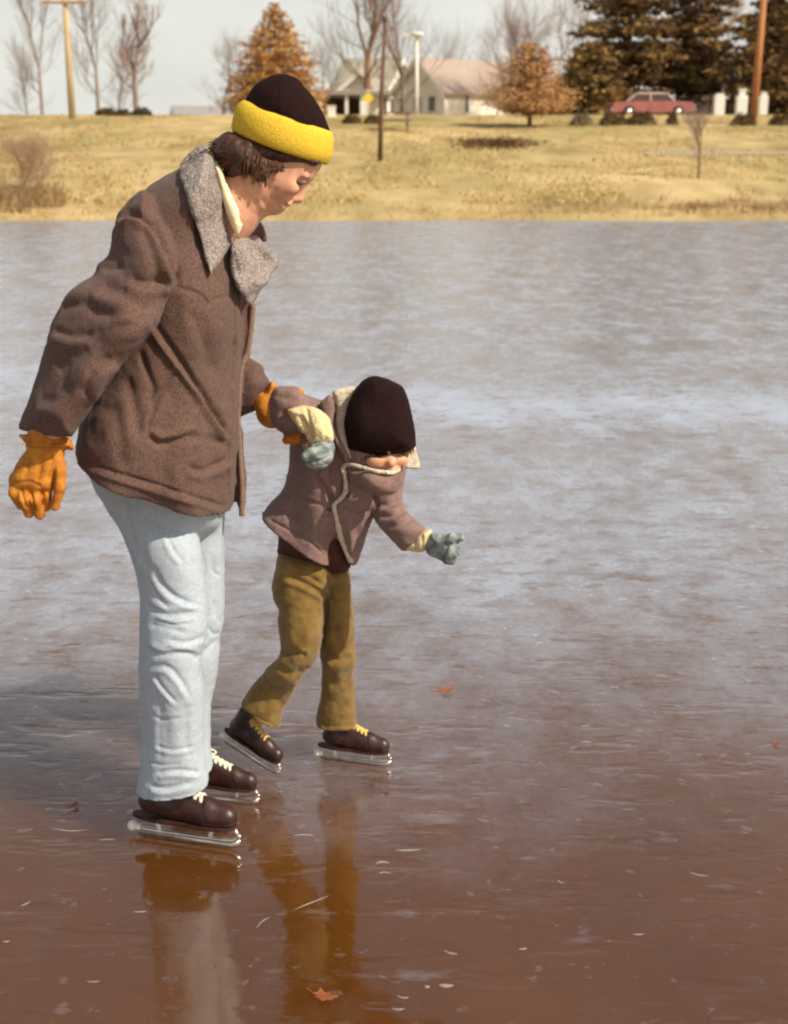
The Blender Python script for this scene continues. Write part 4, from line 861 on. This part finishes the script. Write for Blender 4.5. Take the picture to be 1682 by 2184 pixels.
def conifer(name, label, u, Y, vtop, hw, seed, m, levels=26, size=.14, dens=30, low=.03, droop=.15, pw=.85, rag=.25, upc=0, group='evergreens on the hill', cat='tree', bulge=0, vb=None):
    R = random.Random(seed); b = TP(u, Y); H = height(u, vtop, Y) - b[2]; W_ = hw * Y * .96 / F_
    t = thing(name, label, cat, b, group); tr = MB(); lv = Leaves()
    tr.tube([Vector(b) - Vector((0, 0, .2)), Vector(b) + Vector((0, 0, H * .5)), Vector(b) + Vector((0, 0, H * .98))], [H * .018 + .06, H * .011 + .03, .02], 8)
    for k in range(levels):
        f = (k + R.random() * .6) / levels; z = H * (low + (1 - low) * f); rad = W_ * ((1 - f) ** pw + bulge * math.sin(math.pi * f)) * R.uniform(1 - rag, 1 + rag * .6) + .12
        nb = max(5, int(11 * (1 - f) + 5))
        for j in range(nb):
            a = 2 * math.pi * (j + R.random()) / nb; Lb = rad * R.uniform(.72, 1.1); n_ = max(3, int(dens * Lb / W_ * .9) + 3)
            c = Vector((math.cos(a), math.sin(a), 0)); sag = droop + R.uniform(-.06, .1); q0 = Vector(b) + Vector((0, 0, z))
            tr.tube([q0, q0 + c * Lb * .5 + Vector((0, 0, -sag * Lb * .35)), q0 + c * Lb * .92 + Vector((0, 0, -sag * Lb * .6 + upc * Lb))], [.035 + .01 * Lb, .025, .008], 4, False)
            for i in range(n_):
                s_ = R.random() ** .6; w = .16 * Lb * (1.05 - s_) + .07 * Lb
                pnt = q0 + c * Lb * (.12 + .9 * s_) + Vector((R.gauss(0, w), R.gauss(0, w), -sag * Lb * s_ * .6 + upc * Lb * s_ * s_ + R.gauss(0, .02 * Lb + .04)))
                lv.quad(pnt, size * R.uniform(.7, 1.3), R, .4)
    tr.build('trunk', M_barkb, t, True); lv.build('crown', m, t)
    return t
def bush(label, u, Y, wpx, hpx, seed, m=None, group='clipped bushes along the crest', lean=0):
    R = random.Random(seed); b = TP(u, Y); sx = wpx / 2 * Y * .96 / F_; sz = hpx * Y * .96 / F_ * 1.1
    t = thing('bush', label, 'bush', b, group); st = MB(); lv = Leaves()
    for j in range(9):
        a = R.uniform(0, 6.28); e = Vector(b) + Vector((math.cos(a) * sx * .6, math.sin(a) * sx * .4, sz * R.uniform(.4, .8)))
        st.tube([Vector(b) - Vector((0, 0, .05)), (Vector(b) + e) / 2 + Vector((0, 0, .05)), e], [.03, .02, .008], 5, False)
    for i in range(1500):
        a = R.uniform(0, 6.28); ph = math.acos(R.uniform(-.1, 1)); rr = R.uniform(.55, 1.0) ** .5 * (1 + .12 * math.sin(3 * a + seed) + .1 * math.sin(5 * ph + a * 2))
        lv.quad(Vector(b) + Vector((math.cos(a) * math.sin(ph) * sx * rr, math.sin(a) * math.sin(ph) * sx * .7 * rr, max(0, math.cos(ph)) ** .7 * sz * rr)), .055 * sx + .02, R, 1)
    st.build('stem', M_barkb, t, True); lv.build('foliage', m or M_bush, t)
# left bare trees
bare_tree('bare_tree', 'tall thin bare tree nearest the left edge of the photo', 92, 92, -70, .11, 11, 4, .42, .35, up=.25)
bare_tree('bare_tree', 'tall bare tree just right of the utility pole', 212, 94, -60, .13, 12, 4, .42, .35, up=.25)
bare_tree('bare_tree', 'dark trunked bare tree rising from the low bushes at left', 292, 84, 30, .17, 23, 5, .42, .45, tm=M_twigb, up=.2)
bare_tree('bare_tree', 'small spreading bare tree between the utility pole and dark trunked tree', 255, 98, 110, .08, 14, 4, .6, .2)
bare_tree('bare_tree', 'faint low bare tree behind the pointed rusty conifer, left side', 478, 110, 70, .10, 15, 4, .6, .25)
bare_tree('bare_tree', 'short bare tree at left of the utility pole', 60, 100, 120, .07, 16, 4, .6, .2)
bare_tree('bare_tree', 'big bare tree with wide fork behind the white house', 785, 100, -150, .27, 31, 5, .45, .33, up=.2, bm=M_barkb)
bare_tree('bare_tree', 'bare tree with several upright stems behind the grey roof', 862, 112, -120, .20, 33, 5, .40, .22, up=.22)
bare_tree('bare_tree', 'faint spreading bare tree above the brown roof', 985, 150, 70, .16, 17, 5, .7, .2)
bare_tree('bare_tree', 'pale bare tree between the rusty conifer and the forked tree', 700, 120, 95, .10, 18, 4, .6, .2)
bare_tree('bare_tree', 'rounded brown twigged tree behind the small orange tree', 1095, 110, 55, .16, 19, 5, .62, .12, tm=M_twigb, kids=(3, 3))
bare_tree('bare_tree', 'bare tree standing just left of the dark pines', 1190, 125, -40, .16, 20, 5, .5, .2, tm=M_twigb)
bare_tree('bare_tree', 'brown bare tree between the two groups of pines', 1490, 118, 20, .16, 21, 5, .6, .15, tm=M_twigb, kids=(3, 3))
bare_tree('sapling', 'small bare sapling on the slope at right, low on the bank', 1490, 42, 225, .038, 41, 4, .62, .42, tm=M_twig, bm=M_barkb, up=.2, group=None)
bare_tree('bare_shrub', 'wide bare shrub on the bank at the left edge', 25, 35.5, 285, .03, 51, 5, .95, .04, kids=(3, 4), tm=M_twigb, bm=M_barkb, group='bare shrubs on the bank', cat='shrub')
bare_tree('bare_shrub', 'thin bare shrub behind the wide one at left', 85, 39, 290, .022, 52, 4, .75, .05, tm=M_twig, bm=M_barkb, group='bare shrubs on the bank', cat='shrub')
# conifers
conifer('conifer', 'pointed rust coloured conifer behind the black and yellow hat', 590, 80, 5, 118, 61, M_rust, 36, .10, 84, .02, .02, .72, .20, upc=.10, group=None)
conifer('orange_tree', 'small tan orange tree on the crest right of the white house', 1130, 66, 92, 92, 62, M_rust2, 26, .07, 60, .12, -.25, .55, .3, upc=.12, group=None)
conifer('pine_tree', 'tallest dark pine with bare gaps, left of the red car', 1335, 96, -150, 104, 63, M_pine, 26, .21, 90, .06, .12, .35, .38, bulge=.1)
conifer('pine_tree', 'second dark pine directly behind the red car', 1470, 99, -120, 98, 64, M_pine, 26, .21, 90, .06, .12, .4, .38, bulge=.1)
conifer('pine_tree', 'short dark round pine left of the red car', 1255, 90, 88, 68, 65, M_pine, 24, .19, 80, .02, .05, .45, .25, bulge=.25)
conifer('pine_tree', 'dark spreading pine behind the reddish wooden pole', 1660, 92, -60, 125, 66, M_pine, 28, .22, 90, .05, .15, .45, .35, bulge=.1)
# bushes
for i, (lab, u, Y, w, h) in enumerate((('pale grey rounded bush nearest the orange tree', 1240, 67.5, 48, 22), ('dark bush, left one of the touching pair', 1308, 67.5, 62, 23), ('dark bush, right one of the touching pair', 1368, 67.5, 60, 23),
        ('tiny dark bush right of the touching pair', 1434, 67.5, 26, 20), ('dark bush at foot of the reddish pole', 1588, 67, 52, 22), ('dark bush at the far right edge of the crest', 1668, 67, 52, 20),
        ('low bush in front of the carport, left of two', 750, 67.5, 40, 16), ('low bush in front of the carport, right of two', 795, 67.5, 38, 16),
        ('low dark bush left of the dark trunked bare tree', 228, 76, 46, 13), ('low dark bush between two others at the bare tree', 264, 76, 34, 12), ('low dark bush at right side of bare tree foot', 305, 76, 42, 14))):
    bush(lab, u, Y, w, h, 70 + i, mat('pale_bush', (.34, .27, .16), (.22, .16, .09), .9, 3, 4, island=.3) if i == 0 else None)
# tufts along the shore
R = random.Random(9); lv = Leaves()
for i in range(5200):
    x = R.uniform(-26, 26); y = 33.2 + abs(R.gauss(0, 1.6)) + .2; z = terrain(x, y)
    if mnoise.noise(Vector((x * .6, y * .6, 0))) < -.05 and y > 34: continue
    h_ = R.uniform(.03, .10) * (1.8 if mnoise.noise(Vector((x * .35, 9, 0))) > .25 else 1); w = .02
    dx, dy = R.gauss(0, .04), R.gauss(0, .04); a = R.uniform(0, 3.14)
    lv.V += [(x - w * math.cos(a), y - w * math.sin(a), z - .01), (x + w * math.cos(a), y + w * math.sin(a), z - .01), (x + dx + .004, y + dy, z + h_), (x + dx - .004, y + dy, z + h_)]; lv.n += 1
for i in range(16000):
    y = 36 + 40 * R.random() ** 1.4; x = R.uniform(-.36, .36) * (y + 4); z = terrain(x, y)
    if mnoise.noise(Vector((x * .25, y * .12, 2))) < -.1: continue
    w = .03; a = R.uniform(-.6, .6); h_ = R.uniform(.03, .10); dx, dy = R.gauss(0, .05), R.gauss(0, .05)
    lv.V += [(x - w * math.cos(a), y - w * math.sin(a), z - .01), (x + w * math.cos(a), y + w * math.sin(a), z - .01), (x + dx + .012, y + dy, z + h_), (x + dx - .012, y + dy, z + h_)]; lv.n += 1
o = lv.build('shore_grass', mat('straw', (.58, .42, .18), (.40, .27, .10), .9, 2, 3, island=.3), None); o['kind'] = 'stuff'; o['label'] = 'dry straw tufts along the shore of the frozen pond'
# rusty weeds on the bank, low at right and round the bare shrubs at left
lv = Leaves()
def weeds(u0, u1, y0, y1, n_, h0, h1):
    for i in range(n_):
        c = TP(R.uniform(u0, u1), R.uniform(y0, y1)); 
        if mnoise.noise(Vector((c[0] * .5, c[1] * .9, 7))) < -.02: continue
        for k in range(5):
            a = R.uniform(0, 3.14); h_ = R.uniform(h0, h1); w = .012; dx, dy = R.gauss(0, h_ * .35), R.gauss(0, h_ * .35); x, y, z = c[0] + R.gauss(0, .08), c[1] + R.gauss(0, .08), c[2]
            lv.V.extend([(x - w * math.cos(a), y - w * math.sin(a), z - .01), (x + w * math.cos(a), y + w * math.sin(a), z - .01), (x + dx + .006, y + dy, z + h_), (x + dx - .006, y + dy, z + h_)]); lv.n += 1
weeds(1380, 1700, 34.0, 36.5, 300, .06, .20); weeds(1560, 1700, 36, 39, 60, .06, .2); weeds(-30, 130, 34, 37, 420, .15, .55); weeds(1000, 1400, 34, 36, 120, .06, .18)
o = lv.build('dry_weeds', mat('rusty_weed', (.42, .27, .14), (.28, .17, .08), .9, 2, 3, island=.35), None); o['kind'] = 'stuff'; o['label'] = 'rusty dry weeds growing on the bank of the pond'
# shade of the orange tree, put in as scattered dark flakes on the slope
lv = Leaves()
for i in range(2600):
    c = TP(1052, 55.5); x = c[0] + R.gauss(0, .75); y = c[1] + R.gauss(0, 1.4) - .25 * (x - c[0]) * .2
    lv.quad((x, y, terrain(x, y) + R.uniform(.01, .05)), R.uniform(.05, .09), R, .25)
o = lv.build('tree_shade_patch', mat('painted_shade_flakes', (.16, .085, .03), (.10, .05, .02), .9, 3, 3, island=.3), None); o['kind'] = 'stuff'; o['label'] = 'dark patch standing in for the shade of the orange tree on the grass slope'
# ================================================================= POLES, SIGNS
M_polel = mat('pale_wood', (.56, .42, .22), (.42, .30, .15), .8, 3, 4, stretch=(6, 6, .6))
M_poler = mat('reddish_wood', (.50, .22, .09), (.36, .15, .06), .8, 3, 4, stretch=(6, 6, .6))
M_white = mat('white_paint', (.82, .80, .74), (.74, .71, .64), .6, 3, 4)
M_dgrey = mat('dark_metal', (.10, .07, .06), rough=.6)
def base_thing(name, label, cat, u, Y, group=None): b = TP(u, Y); return thing(name, label, cat, b, group), Vector(b)
t, b = base_thing('utility_pole', 'pale wooden utility pole with crossarm at the left', 'utility pole', 155, 72, 'utility poles')
zt = height(148, -8, 72); mb = MB(); mb.tube([b - Vector((0, 0, .2)), Vector((b.x, b.y, zt))], [.19, .13], 10); mb.build('pole', M_polel, t, True)
zc = height(148, 6, 72); mb = MB(); mb.box((b.x, b.y - .15, zc), (2.3, .12, .14)); mb.build('crossarm', M_twigb, t)
for dx in (-1.05, -.5, .5, 1.05):
    mb = MB(); mb.tube([(b.x + dx, b.y - .15, zc + .07), (b.x + dx, b.y - .15, zc + .14), (b.x + dx, b.y - .15, zc + .22)], [.03, .06, .035], 8)
    mb.build('insulator', M_white, t, True)
t, b = base_thing('utility_pole', 'reddish wooden utility pole with a lamp arm at the right', 'utility pole', 1606, 68, 'utility poles')
zt = height(1625, -60, 71); mb = MB(); mb.tube([b - Vector((0, 0, .2)), Vector((b.x + .12, b.y, zt))], [.20, .15], 10); mb.build('pole', M_poler, t, True)
mb = MB(); za = height(1625, 14, 71); mb.tube([(b.x + .1, b.y, za + .1), (b.x + .8, b.y - .2, za + .28), (b.x + 1.5, b.y - .3, za - .25), (b.x + 1.9, b.y - .3, za - .7)], .04, 6); mb.build('lamp_arm', M_white, t, True)
mb = MB(); mb.box((b.x, b.y - .17, height(1620, -30, 71)), (2.2, .12, .14)); mb.build('crossarm', M_poler, t)
t, b = base_thing('wooden_pole', 'slim dark brown pole standing alone on the grass slope', 'pole', 811, 48.2)
zt = height(824, 38, 48.2); mb = MB(); mb.tube([b - Vector((0, 0, .2)), b + Vector((.05, 0, 2)), Vector((b.x + .2, b.y, zt))], [.095, .085, .06], 9); mb.build('pole', mat('dark_pole_wood', (.17, .09, .055), (.11, .06, .035), .85, 3, 4), t, True)
mb = MB(); mb.tube([(b.x + .18, b.y, zt - .15), (b.x + .19, b.y, zt + .05)], .075, 9); mb.build('cap', M_dgrey, t, True)
t, b = base_thing('street_lamp', 'white street lamp post in front of the grey roofed house', 'street lamp', 889, 90)
zt = height(889, 78, 90); mb = MB(); mb.tube([b, Vector((b.x, b.y, zt))], [.16, .10], 10); mb.build('post', M_white, t, True)
mb = MB(); mb.tube([(b.x, b.y, zt), (b.x, b.y, zt + .1), (b.x, b.y, zt + .22), (b.x, b.y, zt + .3)], [.15, .5, .42, .1], 12); mb.build('lamp_shade', M_white, t, True)
mb = MB(); mb.box((b.x - .45, b.y, zt + .12), (.9, .3, .16)); mb.build('lamp_arm', M_white, t)
t, b = base_thing('warning_sign', 'small yellow diamond sign near the carport', 'sign', 786, 82)
zs = height(784, 209, 82); mb = MB(); mb.tube([b, Vector((b.x, b.y, zs + .3))], .04, 8); mb.build('post', M_white, t, True)
mb = MB(); mb.box((b.x, b.y - .06, zs), (.5, .03, .5), 0, Matrix.Rotation(math.pi / 4, 3, 'Y')); mb.build('sign_plate', mat('yellow_sign', (.85, .60, .06), (.80, .55, .05), .5), t)
# white box post near left bush
t, b = base_thing('utility_box', 'small white box on the crest beside the yellow hat band', 'box', 708, 74)
mb = MB(); mb.box(b + Vector((0, 0, .25)), (.42, .35, .56)); mb.build('cabinet', M_white, t); mb = MB(); mb.box(b + Vector((0, 0, .565)), (.48, .41, .06)); mb.build('lid', M_white, t)
# white posts at the right
for i, (u, vt_, w, lab) in enumerate(((1532, 203, .36, 'shortest white tapered post, left of the three'), (1580, 193, .36, 'tallest white tapered post, middle of the three'), (1626, 200, .28, 'slimmest white tapered post, right of the reddish pole'))):
    t, b = base_thing('white_post', lab, 'post', u, 82, 'white posts by the drive'); zt = height(u, vt_, 82); H = zt - b.z
    mb = MB(); mb.box(b + Vector((0, 0, H * .5)), (w, w, H)); mb.box(b + Vector((0, 0, .62)), (w * 1.7, w * 1.7, 1.26)); mb.build('shaft', M_white, t)
    mb = MB(); mb.box(b + Vector((0, 0, H + .045)), (w * 1.25, w * 1.25, .09)); mb.build('cap', M_white, t)
# picnic table
t, b = base_thing('picnic_table', 'brown picnic table on the crest beside the slim pole', 'picnic table', 842, 63)
M_tw = mat('weathered_brown_wood', (.25, .15, .11), (.16, .09, .07), .85, 6, 4)
ztab = .78
mb = MB()
for k in range(4): mb.box(b + Vector((0, -.33 + .22 * k, ztab)), (1.6, .2, .05))
mb.build('table_top', M_tw, t)
for s_ in (-1, 1): mb = MB(); mb.box(b + Vector((0, s_ * .72, .45)), (1.6, .24, .05)); mb.build('bench', M_tw, t)
for sx in (-.6, .6):
    for s_ in (-1, 1): mb = MB(); mb.tube([b + Vector((sx, s_ * .25, ztab - .03)), b + Vector((sx, s_ * .75, -.05))], .05, 6); mb.build('leg', M_tw, t)
# path on the right of the slope
Vp = []; 
for i in range(30):
    x = 9.5 + i * 1.2; y = 50.5 + .25 * math.sin(i * .4) + .03 * i
    for dy in (-.9, .9): Vp.append((x, y + dy, terrain(x, y + dy) + .02))
obj('path', Vp, [(2 * i, 2 * i + 2, 2 * i + 3, 2 * i + 1) for i in range(29)], mat('grey_path', (.46, .36, .25), (.36, .28, .18), .9, 2, 4))['kind'] = 'structure'
# ================================================================= HOUSES
M_wall = mat('white_clapboard', (.84, .80, .72), (.76, .72, .63), .8, 2, 4)
M_roofb = mat('brown_shingle', (.46, .37, .31), (.38, .29, .24), .9, 5, 5, bump=.5, bscale=12, bdist=.05)
M_roofg = mat('grey_green_shingle', (.47, .44, .34), (.40, .37, .28), .9, 5, 5, bump=.5, bscale=12, bdist=.05)
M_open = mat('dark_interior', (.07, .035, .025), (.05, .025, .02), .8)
M_glass = mat('window_glass', (.10, .06, .045), (.07, .04, .03), .15, spec=.6)
def gable_house(label, u, Y, wl, ln, hw_, hr, rot, wallm, roofm, wins_end=(), wins_side=(), door=None, over=.45, z0=None):
    "near corner at (u,Y); gable end runs along local -x, long side along local +y rotated"
    b = TP(u, Y); c, s_ = math.cos(rot), math.sin(rot)
    t = thing('house', label, 'house', b)
    ex = Vector((-c, s_, 0)); ey = Vector((s_, c, 0)); B = Vector(b)   # ex: along gable end, ey: along long side
    Lc = lambda x, y, z: B + ex * x + ey * y + Vector((0, 0, z))
    mb = MB(); Vw = [Lc(0, 0, -.3), Lc(wl, 0, -.3), Lc(wl, 0, hw_), Lc(wl / 2, 0, hr), Lc(0, 0, hw_), Lc(0, ln, -.3), Lc(wl, ln, -.3), Lc(wl, ln, hw_), Lc(wl / 2, ln, hr), Lc(0, ln, hw_)]
    mb.add(Vw, [(0, 1, 2, 3, 4), (9, 8, 7, 6, 5), (0, 4, 9, 5), (1, 6, 7, 2)]); mb.build('wall', wallm, t)
    mb = MB(); k = (hr - hw_) / (wl / 2); th = .16
    for side in (0, 1):
        x0, x1 = (-over, wl / 2) if side == 0 else (wl + over, wl / 2); za = hw_ - k * over + .03; zb = hr + .03
        Vr = [Lc(x, y, z + d) for d in (0, th) for (x, z) in ((x0, za), (x1, zb)) for y in (-over, ln + over)]
        mb.add(Vr, [(0, 1, 3, 2), (4, 6, 7, 5), (0, 4, 5, 1), (2, 3, 7, 6), (0, 2, 6, 4), (1, 5, 7, 3)])
    rf = mb.build('roof', roofm, t)
    mb = MB()
    for side in (0, 1):
        x0, x1 = (-over, wl / 2) if side == 0 else (wl + over, wl / 2); za = hw_ - k * over; zb = hr
        Vr = [Lc(x, y, z + d) for d in (-.42, .10) for (x, z) in ((x0, za), (x1, zb)) for y in (-over - .06, -over - .005)]
        mb.add(Vr, [(0, 1, 3, 2), (4, 6, 7, 5), (0, 4, 5, 1), (2, 3, 7, 6), (0, 2, 6, 4), (1, 5, 7, 3)])
    mb.build('bargeboard', M_white, t)
    def win(Lx, side, z, w, h):
        f = MB(); g = MB(); p = Lc(Lx, -.03, z) if side == 0 else Lc(-.03, Lx, z); rz = -rot if side == 0 else -rot
        d1 = (w + .2, .08, h + .2) if side == 0 else (.08, w + .2, h + .2); d2 = (w, .12, h) if side == 0 else (.12, w, h)
        f.box(p, d1, rz); fo = f.build('window', M_white, t); g.box(p, d2, rz); g.build('pane', M_glass, fo)
    for (x, z, w, h) in wins_end: win(x, 0, z, w, h)
    for (x, z, w, h) in wins_side: win(x, 1, z, w, h)
    if door:
        x, side, w, h, m = door; mb = MB(); p = Lc(x, -.05, h / 2) if side == 0 else Lc(-.05, x, h / 2)
        mb.box(p, (w, .12, h) if side == 0 else (.12, w, h), -rot); mb.build('door', m, t)
    return t
gable_house('white clapboard house with long brown roof, right of the lamp post', 948, 112, 6.5, 12, 2.95, 5.5, math.radians(50), M_wall, M_roofb,
            wins_end=((1.5, 1.9, .8, 1.2), (3.4, 1.9, .9, 1.2), (5.2, 1.9, .8, 1.2)), wins_side=((2.5, 1.9, .35, 1.3), (9, 2.0, .9, 1.0)))
gable_house('cream house with grey green roof and a porch, behind the slim pole', 884, 128, 6.0, 5.5, 3.4, 6.3, math.radians(-62), M_wall, M_roofg,
            wins_end=((1.0, 2.3, .6, 1.4), (4.5, 2.2, .8, 1.2)), wins_side=((1.5, 2.3, 1.4, 1.2), (4.0, 2.3, .6, 1.8)), door=(3.0, 1, .9, 2.1, M_barkb))
# carport
t, b = base_thing('carport', 'low flat roofed carport with white posts, right of the hat', 'carport', 690, 98)
W_, D_, H_ = 4.7, 5.0, height(700, 198, 98) - b.z
mb = MB(); mb.box(b + Vector((W_ / 2 - .2, D_ / 2, H_)), (W_ + .6, D_ + .5, .28)); mb.build('roof', mat('grey_roof', (.34, .29, .26), (.28, .24, .21), .9), t)
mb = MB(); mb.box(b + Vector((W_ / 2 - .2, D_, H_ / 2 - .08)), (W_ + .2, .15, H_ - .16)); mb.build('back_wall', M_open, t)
for x in (-.25, 1.72, 2.95, 4.3): mb = MB(); mb.box(b + Vector((x, .1, H_ / 2 - .08)), (.22 if x != 2.95 else .5, .22, H_ - .16)); mb.build('post', M_white, t)
mb = MB(); mb.box(b + Vector((3.7, 1.2, 1.2)), (1.3, .15, 2.4)); mb.build('side_wall', M_wall, t)
# low white house far left of centre
gable_house('white gabled cottage rising behind the carport', 812, 118, 3.6, 5, 3.3, 4.9, math.radians(8), M_wall, M_roofg, wins_end=((1.0, 2.1, .7, 1.0), (2.6, 2.1, .7, 1.0)))
gable_house('long low white house far left on the horizon behind the bare trees', 385, 140, 3.5, 7.0, 1.6, 2.6, math.radians(70), M_wall, mat('slate_roof', (.33, .31, .30), (.27, .25, .24), .9), wins_side=((1.5, 1.1, .5, .6), (4.5, 1.1, .5, .6)))
# ================================================================= RED CAR
t, b = base_thing('parked_car', 'long red car with pale roof parked on the crest under the pines', 'car', 1388, 83)
M_red = mat('red_paint', (.38, .13, .115), (.32, .10, .09), .4, 2, coat=.5); M_pink = mat('pale_roof_paint', (.70, .56, .54), (.66, .52, .50), .35, 2, coat=.5)
M_tyre = mat('tyre_rubber', (.03, .025, .022), rough=.9); M_chr = mat('chrome', (.75, .72, .68), (.7, .66, .62), .2, 5, metal=.9)
def prism(mb, prof, y0, y1, inset=0):
    n_ = len(prof); V_ = [b + Vector((x, y0, z)) for x, z in prof] + [b + Vector((x, y1, z)) for x, z in prof]
    mb.add(V_, [tuple(range(n_)), tuple(range(2 * n_ - 1, n_ - 1, -1))] + [(i, n_ + i, n_ + (i + 1) % n_, (i + 1) % n_) for i in range(n_)])
mb = MB(); prism(mb, [(-2.45, .3), (2.45, .3), (2.5, .55), (2.45, .80), (2.3, .90), (1.3, .95), (-1.2, .95), (-2.2, .92), (-2.45, .82), (-2.5, .55)], -.9, .9); mb.build('body', M_red, t)
mb = MB(); prism(mb, [(-1.55, .952), (1.25, .952), (.75, 1.36), (-1.0, 1.36)], -.74, .74); mb.build('window', M_glass, t)
mb = MB(); prism(mb, [(-1.1, 1.362), (.85, 1.362), (.7, 1.44), (-.9, 1.44)], -.76, .76)
for x0, x1 in ((1.3, .8), (-1.6, -1.05), (-.2, -.2)):
    mb.tube([b + Vector((x0, -.77, .955)), b + Vector((x1, -.75, 1.38))], .045, 6)
mb.build('roof', M_pink, t)
for x in (-1.5, 1.5):
    for s_ in (-1, 1):
        w = MB(); w.tube([b + Vector((x, s_ * .72, .33)), b + Vector((x, s_ * .93, .33))], .33, 20); wo = w.build('wheel', M_tyre, t, True)
        w = MB(); w.tube([b + Vector((x, s_ * .90, .33)), b + Vector((x, s_ * .945, .33))], .2, 16); w.build('rim', M_chr, wo, True)
for x in (-2.53, 2.53): mb = MB(); mb.box(b + Vector((x, 0, .48)), (.1, 1.8, .16)); mb.build('bumper', M_chr, t)
for s_ in (-1, 1): mb = MB(); mb.ball(b + Vector((2.5, s_ * .7, .68)), (.05, .12, .09)); mb.build('headlight', M_white, t, True)
